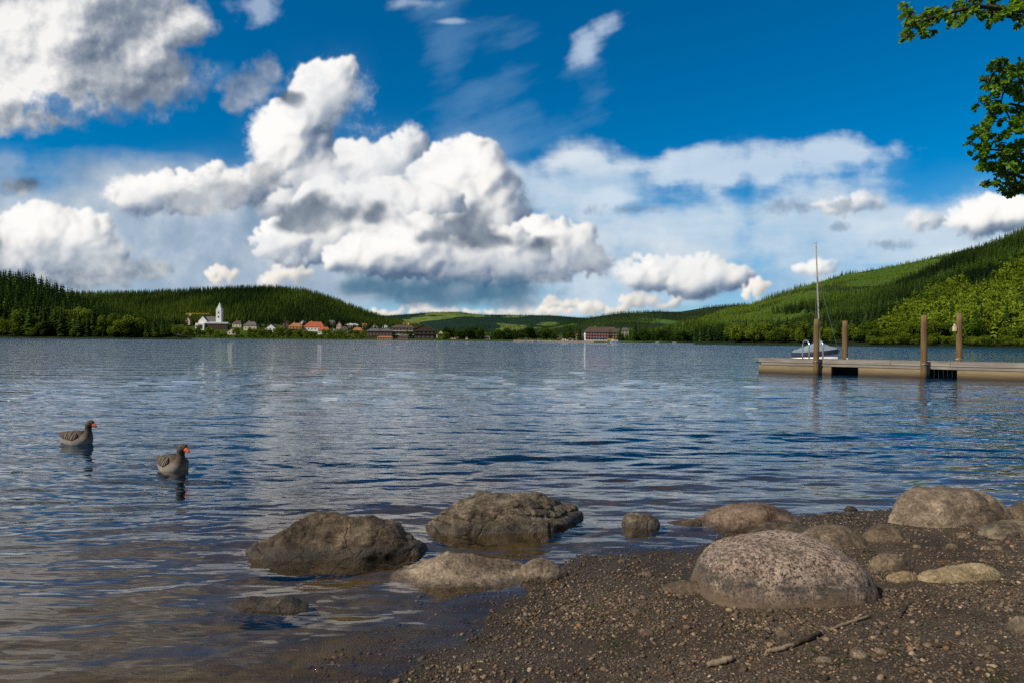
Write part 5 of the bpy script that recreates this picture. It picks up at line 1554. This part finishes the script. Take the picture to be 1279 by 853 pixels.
# ---------------------------------------------------------------- driftwood sticks
STICK = wood_material('bleached driftwood', (0.15, 0.105, 0.065), (0.34, 0.26, 0.17), (20, 20, 20))
STICKD = wood_material('dark sodden stick', (0.03, 0.02, 0.013), (0.09, 0.06, 0.04), (20, 20, 20))
def stick(label, pts, rad, mat, seed=0):
    W = []
    for (px, py) in pts:
        p = at(px, py, 0.1)
        for _ in range(4): p = at(px, py, gz(p.x, p.y) + rad)
        W.append(p)
    c = W[0].copy(); out = []; rr = random.Random(seed)
    for i in range(len(W) - 1):
        for k in range(5):
            q = W[i].lerp(W[i + 1], k / 5) - c; out.append(q + Vector((rr.uniform(-1, 1), rr.uniform(-1, 1), rr.uniform(-.3, .5))) * rad * 0.35)
    out.append(W[-1] - c)
    rads = [rad * (0.65 + 0.5 * math.sin(math.pi * (0.15 + 0.7 * i / (len(out) - 1)))) * rr.uniform(.85, 1.15) for i in range(len(out))]
    o = MB().tube(out, rads, 9).build('driftwood_stick', mat, smooth=True)
    o.location = c; tag(o, label, 'stick')
stick('pale stick lying below the right foot of the granite boulder', [(1038, 786), (1060, 777), (1086, 769)], 0.009, STICK, 1)
stick('pale broken stick end at the lower centre right', [(958, 813), (975, 810), (992, 804)], 0.010, STICK, 2)
stick('dark sodden stick continuing from the pale broken one', [(994, 803), (1010, 797), (1024, 790)], 0.012, STICKD, 3)
stick('short thick pale stick at the bottom centre right', [(884, 829), (900, 826), (915, 821)], 0.014, STICK, 4)
stick('thin dark twig standing out right of the boulder', [(1124, 770), (1130, 760), (1136, 752)], 0.007, STICKD, 5)
stick('dark twig on the gravel near the lower right', [(1150, 800), (1168, 806), (1184, 806)], 0.008, STICKD, 6)


# ---------------------------------------------------------------- moss and weed tufts
def tufts():
    r = np.random.RandomState(5)
    m = Nodes('short green weed'); mat = m.pbr(m.ramp(m.noise(m.pos(), 30, 3), (0.3, (0.018, 0.022, 0.006)), (0.7, (0.050, 0.055, 0.013))), 0.9)
    V = []; T = []
    for (px, py, w, n) in [(745, 767, 26, 130), (768, 805, 22, 110), (1050, 822, 30, 150), (1120, 815, 16, 70), (1085, 688, 12, 60), (1240, 845, 18, 90), (940, 790, 18, 70), (600, 800, 16, 50), (655, 790, 12, 40), (1275, 770, 14, 60)]:
        p = at(px, py, 0.08)
        for _ in range(4): p = at(px, py, gz(p.x, p.y))
        s = w / F * p.y
        for k in range(n):
            x = p.x + r.normal(0, s * 0.5); y = p.y + r.normal(0, s * 0.8); z = gz(x, y)
            a = r.rand() * 6.28; h = r.uniform(0.002, 0.008); q = r.uniform(0.006, 0.013)
            b = len(V); V += [(x - math.cos(a) * q, y - math.sin(a) * q, z), (x + math.cos(a) * q, y + math.sin(a) * q, z), (x + r.normal(0, .008), y + r.normal(0, .008), z + h)]
            T.append((b, b + 1, b + 2))
    tag(link('ground_cover', np_mesh('ground cover', V, T), mat), 'low green weed in small patches on the gravel', 'ground cover', kind='stuff')
tufts()


# ---------------------------------------------------------------- geese
def loft(sections, n=20):
    """sections: (x, z, half width, half height); rings square to the path"""
    V = []; Q = []
    S = np.array(sections, float)
    for i in range(len(S)):
        a = S[max(i - 1, 0)]; b = S[min(i + 1, len(S) - 1)]
        t = np.array([b[0] - a[0], b[1] - a[1]]); t /= np.linalg.norm(t) + 1e-9
        nx, nz = -t[1], t[0]
        for k in range(n):
            q = 2 * math.pi * k / n
            V.append((S[i, 0] + nx * math.sin(q) * S[i, 3], math.cos(q) * S[i, 2], S[i, 1] + nz * math.sin(q) * S[i, 3]))
    for i in range(len(S) - 1):
        for k in range(n): Q.append((i * n + k, i * n + (k + 1) % n, (i + 1) * n + (k + 1) % n, (i + 1) * n + k))
    Q.append(tuple(range(n - 1, -1, -1))); Q.append(tuple((len(S) - 1) * n + k for k in range(n)))
    return V, Q


def feather_material(name, lo, hi, pale, bars=6.5):
    n = Nodes(name); p = n.obj()
    w = n.n('TexWave', wave_type='BANDS', bands_direction='X', ins={'Vector': n.scale(p, (1, 1, 0.55)), 'Scale': bars, 'Distortion': 5.0, 'Detail': 3, 'Detail Scale': 2.0}).outputs['Fac']
    f = n.noise(p, 22, 4)
    c = n.ramp(f, (0.3, lo), (0.7, hi))
    c = n.mix(n.rng(w, 0.66, 0.9, 0.0, 0.75), c, pale)
    return n.pbr(c, 0.8, n.bump(w, 0.3, 0.004), 0.2)


G_BODY = None
def goose(loc, yaw, label, turn=0.0, tall=1.0):
    n = Nodes('goose plumage'); p = n.obj()
    sx = n.n('SeparateXYZ', ins={0: p})
    f = n.noise(p, 16, 4)
    grey = n.ramp(f, (0.3, (0.085, 0.060, 0.044)), (0.7, (0.165, 0.125, 0.096)))
    brown = n.ramp(f, (0.3, (0.050, 0.036, 0.026)), (0.7, (0.105, 0.078, 0.058)))
    pale = n.ramp(f, (0.3, (0.26, 0.22, 0.18)), (0.7, (0.40, 0.345, 0.29)))
    neck = n.rng(n.math('ADD', sx.outputs[2], n.math('MULTIPLY', n.math('SUBTRACT', f, .5), .04)), 0.155, 0.22)
    c = n.mix(n.rng(sx.outputs[2], 0.16, 0.05), grey, pale)
    c = n.mix(neck, c, brown)
    plum = n.pbr(c, 0.8, n.bump(n.noise(n.scale(p, (30, 60, 60)), 1.0, 4), 0.4, 0.006), 0.2)
    wingm = feather_material('goose wing feathers', (0.018, 0.012, 0.009), (0.048, 0.034, 0.025), (0.25, 0.20, 0.155))
    bill = plain('orange bill', (0.74, 0.13, 0.035), 0.45, var=0.12, scale=30)
    eye = plain('dark eye', (0.01, 0.008, 0.006), 0.15, spec=0.6)
    white = plain('grey tail feathers', (0.17, 0.145, 0.12), 0.8)
    e = tag(empty('goose', loc, yaw), label, 'goose', 'geese on the lake')
    e.scale = (0.94, 0.94, 0.98 * tall)
    ne = [(-0.325, 0.185, 0.012, 0.010), (-0.285, 0.165, 0.070, 0.040), (-0.22, 0.125, 0.125, 0.095), (-0.12, 0.088, 0.162, 0.138), (0.0, 0.075, 0.175, 0.152), (0.10, 0.075, 0.170, 0.148), (0.175, 0.088, 0.145, 0.130),
          (0.225, 0.118, 0.110, 0.098), (0.246, 0.160, 0.078, 0.074), (0.248, 0.200, 0.060, 0.062), (0.246, 0.240, 0.052, 0.054), (0.247, 0.278, 0.050, 0.052), (0.254, 0.312, 0.053, 0.056), (0.274, 0.340, 0.056, 0.060), (0.306, 0.346, 0.051, 0.056), (0.334, 0.336, 0.038, 0.042), (0.346, 0.332, 0.020, 0.023)]
    V, Q = loft(ne)
    # turn the head about the neck
    def turned(v):
        x, y, z = v
        k = min(1, max(0, (z - 0.20) / 0.10)) * turn
        dx = x - 0.245
        return (0.245 + dx * math.cos(k) - y * math.sin(k), dx * math.sin(k) + y * math.cos(k), z)
    V = [turned(v) for v in V]
    me = bpy.data.meshes.new('goose body'); me.from_pydata(V, [], Q); me.update()
    b = link('body', me, plum, e, smooth=True); b.modifiers.new('smooth', 'SUBSURF').render_levels = 2
    V, Q = loft([(0.300, 0.329, 0.032, 0.036), (0.334, 0.326, 0.031, 0.036), (0.358, 0.317, 0.026, 0.027), (0.388, 0.303, 0.018, 0.016), (0.406, 0.296, 0.010, 0.008)], 14)
    me = bpy.data.meshes.new('goose bill'); me.from_pydata([turned(v) for v in V], [], Q); me.update()
    bl = link('bill', me, bill, e, smooth=True)
    for s in (-1, 1):
        V, Q = loft([(0.0, 0.0, 0.004, 0.004), (0.004, 0, 0.0065, 0.0065), (0.010, 0, 0.004, 0.004)], 10)
        V = [turned((v[0] + 0.296, v[1] + s * 0.051, v[2] + 0.362)) for v in V]
        me = bpy.data.meshes.new('goose eye'); me.from_pydata(V, [], Q); me.update(); link('eye', me, eye, e, smooth=True)
        # folded wing: a shell lying on the flank, tips crossing over the rump
        V = []; Q = []
        for i in range(15):
            u = i / 14; x = 0.165 - 0.50 * u
            lo = 0.085 + 0.085 * u ** 1.4; hi = 0.222 - 0.025 * u
            mid_, half = (lo + hi) / 2, (hi - lo) / 2 * min(1.0, math.sqrt(u * 5) + 0.05) * min(1.0, math.sqrt((1 - u) * 3.5) + 0.12)
            for j in range(8):
                v = j / 7; z = mid_ + half * (2 * v - 1)
                out = (0.176 * math.sqrt(max(0.0, 1 - ((x + 0.02) / 0.40) ** 2))) * math.sqrt(max(0.02, 1 - ((z - 0.075) / 0.168) ** 2)) + 0.006 * min(1, u * 6) - 0.004
                if u > 0.8: out = out * (1 - (u - 0.8) * 2.2) + 0.012
                V.append((x, s * out, z + 0.004 * math.sin(i * 2.1)))
        for i in range(14):
            for j in range(7): Q.append((i * 8 + j, i * 8 + j + 1, (i + 1) * 8 + j + 1, (i + 1) * 8 + j))
        me = bpy.data.meshes.new('goose wing'); me.from_pydata(V, [], Q); me.update()
        w = link('wing', me, wingm, e, smooth=True); so = w.modifiers.new('thick', 'SOLIDIFY'); so.thickness = 0.008; so.offset = 0
        w.modifiers.new('smooth', 'SUBSURF').render_levels = 1
    V, Q = loft([(-0.27, 0.150, 0.055, 0.020), (-0.32, 0.172, 0.048, 0.012), (-0.355, 0.186, 0.030, 0.006)], 12)
    me = bpy.data.meshes.new('goose tail'); me.from_pydata(V, [], Q); me.update(); link('tail', me, white, e, smooth=True)
    return e


p = at(96, 554, 0.0); goose((p.x, p.y, -0.02), R(-18), 'farther goose swimming to the right with upright neck', 0.15, 1.05)
p = at(216, 586, 0.0); goose((p.x, p.y, -0.03), R(-42), 'nearer goose turned partly towards the beach, closest to the rocks', 0.35)


# ---------------------------------------------------------------- the overhanging tree at the right
def overhang_tree():
    r = random.Random(21)
    base = Vector((8.8, 6.4, 0)); base.z = gz(base.x, base.y)
    e = tag(empty('broadleaf_tree', base), 'leafy tree whose near branches hang in from the right edge', 'tree')
    bark = rock_material('grey brown bark', (0.03, 0.022, 0.016), (0.07, 0.052, 0.038), (0.13, 0.10, 0.075), 9, crack=0.6)
    lm = Nodes('oak leaves'); oi = lm.n('Attribute', attribute_name='tone').outputs['Color']
    d = lm.n('BsdfPrincipled', ins={'Base Color': oi, 'Roughness': 0.5, 'Specular IOR Level': 0.25}); t = lm.n('BsdfTranslucent', ins={'Color': lm.mix(1.0, oi, (1.5, 1.5, 0.7), 'MULTIPLY')})
    mx = lm.n('MixShader', ins={0: 0.42}); lm.t.links.new(d.outputs[0], mx.inputs[1]); lm.t.links.new(t.outputs[0], mx.inputs[2]); lm.t.links.new(mx.outputs[0], lm.out.inputs[0])
    T0 = MB()
    T0.tube([(0, 0, -.3), (0, 0, .3), (-.05, .03, 1.6), (-.02, .0, 3.2), (-.15, 0, 5.0), (-.2, .1, 7.2), (-.1, .1, 9.5)], [.50, .40, .31, .27, .21, .14, .05], 16)
    T0.build('trunk', bark, e, smooth=True)
    # boughs: world points, the visible sprays come from these
    def W(px, py, dist): return at_dist(px, dist, py) - base
    boughs = [
        [Vector((-.1, 0, 5.2)), W(1330, 5, 7.0), W(1272, 14, 6.8), W(1220, 8, 6.6), W(1180, 18, 6.5), W(1150, 28, 6.4), W(1128, 34, 6.4)],
        [Vector((-.1, 0, 4.4)), W(1340, 45, 7.2), W(1300, 30, 7.0), W(1262, 22, 6.9), W(1236, 18, 6.8)],
        [Vector((-.05, 0, 3.4)), W(1345, 150, 7.4), W(1300, 140, 7.2), W(1262, 130, 7.1), W(1236, 140, 7.0)],
        [Vector((-.05, 0, 2.9)), W(1350, 205, 7.3), W(1305, 200, 7.2), W(1265, 190, 7.1), W(1226, 186, 7.0)],
        [Vector((-.05, 0, 3.6)), W(1340, 110, 7.1), W(1305, 100, 7.0), W(1275, 92, 7.0), W(1250, 88, 7.0)],
        [Vector((-.05, 0, 2.7)), W(1350, 240, 7.5), W(1310, 226, 7.3), W(1280, 222, 7.2), W(1258, 218, 7.1)],
    ]
    sprays = []
    B = MB()
    for k, b in enumerate(boughs):
        B.tube(b, [max(0.008, 0.034 * (1 - i / (len(b) - 0.3))) for i in range(len(b))], 8)
    def twig(a, b, rad=0.006):
        m = a.lerp(b, 0.5) + Vector((r.uniform(-.04, .04), r.uniform(-.04, .04), r.uniform(0, .06)))
        B.tube([a, m, b], [rad, rad * .75, rad * .4], 5); sprays.append((m, b))
    # spray centres of the visible leaf masses (column, row, spread in pixels, number of twigs, bough)
    masses = [(1136, 18, 14, 5, 0), (1150, 38, 13, 5, 0), (1134, 46, 6, 3, 0), (1172, 14, 14, 6, 0), (1205, 8, 16, 7, 0), (1190, 28, 8, 3, 0), (1238, 8, 14, 7, 1), (1262, 12, 14, 7, 1), (1240, 28, 7, 3, 1), (1276, 26, 9, 4, 1), (1300, 15, 20, 8, 1),
              (1250, 84, 10, 5, 4), (1272, 88, 12, 6, 4), (1234, 105, 10, 5, 4), (1256, 112, 14, 7, 2), (1278, 118, 12, 6, 2), (1230, 130, 9, 4, 2), (1252, 140, 13, 6, 2), (1276, 148, 12, 6, 2), (1228, 168, 12, 5, 3), (1222, 186, 10, 6, 3), (1246, 178, 14, 6, 3), (1270, 182, 12, 5, 3),
              (1228, 205, 10, 5, 3), (1248, 210, 12, 6, 5), (1266, 222, 12, 6, 5), (1240, 228, 8, 3, 5), (1272, 236, 8, 4, 5), (1262, 98, 13, 6, 4), (1266, 160, 13, 6, 2), (1252, 192, 12, 6, 3), (1274, 204, 11, 5, 5), (1240, 152, 11, 5, 2), (1262, 236, 9, 4, 5), (1222, 12, 13, 6, 0), (1158, 22, 11, 5, 0), (1276, 8, 12, 6, 1), (1252, 20, 10, 5, 1), (1300, 120, 18, 9, 2), (1305, 180, 18, 9, 3), (1300, 225, 16, 7, 5), (1310, 85, 16, 6, 4)]
    for (px, py, sd, n, bi) in masses:
        b = boughs[bi]
        dist = 6.45 + 0.6 * (px - 1128) / 150.0 if px < 1279 else 7.1
        c = W(px, py, dist)
        # nearest point of the bough
        best = min((b[i].lerp(b[i + 1], f) for i in range(1, len(b) - 1) for f in (0, .25, .5, .75, 1)), key=lambda q: (q - c).length)
        B.tube([best, best.lerp(c, 0.5) + Vector((0, 0, .05)), c], [.012, .009, .006], 5)
        for _ in range(int(n * 1.8)):
            q = W(px + max(-sd * 1.25, min(sd * 1.25, r.gauss(0, sd * .75))), py + max(-sd * .8, min(sd * .8, r.gauss(0, sd * .65))), dist + r.gauss(0, .28))
            twig(c.lerp(q, 0.15), q)
    # the rest of the crown, above and to the right of the frame
    for k in range(110):
        a = r.uniform(-1.2, 1.7); h = r.uniform(3.8, 10.5); q = r.uniform(1.2, 4.3) * (1 - max(0, (h - 7) / 5))
        c = Vector((math.cos(a) * q * 1.0 + 0.9, math.sin(a) * q, h))
        tz = min(9.2, max(3.0, h - q * 0.6))
        B.tube([Vector((-.1, 0.05, tz)), Vector((-.1, .05, tz)).lerp(c, .5) + Vector((0, 0, .25)), c], [.05, .03, .010], 5)
        for _ in range(3):
            w = c + Vector((r.gauss(0, .55), r.gauss(0, .55), r.gauss(0, .4))); twig(c, w)
    B.build('branches', bark, e)
    V = []; T = []; C = []
    shape = [(0, 0, 0), (.28, .30, .06), (.22, .55, .04), (.40, .72, .05), (.20, .92, .02), (0, 1.12, -.06), (-.20, .92, .02), (-.40, .72, .05), (-.22, .55, .04), (-.28, .30, .06), (0, .62, -.03)]
    tris = [(0, 1, 10), (1, 2, 10), (2, 3, 10), (3, 4, 10), (4, 5, 10), (5, 6, 10), (6, 7, 10), (7, 8, 10), (8, 9, 10), (9, 0, 10)]
    for (a, b) in sprays:
        n = r.randint(18, 27)
        for k in range(n):
            f = r.uniform(0.25, 1.05); p = a.lerp(b, f)
            d = ((b - a).normalized() + Vector((r.gauss(0, .9), r.gauss(0, .9), r.gauss(-.15, .6)))).normalized()
            nn = Vector((r.gauss(0, .55), r.gauss(-.25, .5), r.gauss(.75, .4))).normalized()
            side = d.cross(nn).normalized(); up = side.cross(d)
            L = r.uniform(0.030, 0.058)
            o = len(V)
            for (sx, sy, sz) in shape: V.append(tuple(p + side * (sx * L * 1.05) + d * (sy * L) + up * (sz * L)))
            T += [tuple(i + o for i in t_) for t_ in tris]
            g = r.random(); c = (0.055 + 0.135 * g, 0.135 + 0.185 * g, 0.011 + 0.009 * g)
            C += [c] * len(shape)
    link('crown', np_mesh('crown leaves', V, T, np.array(C)), lm.m, e)
overhang_tree()
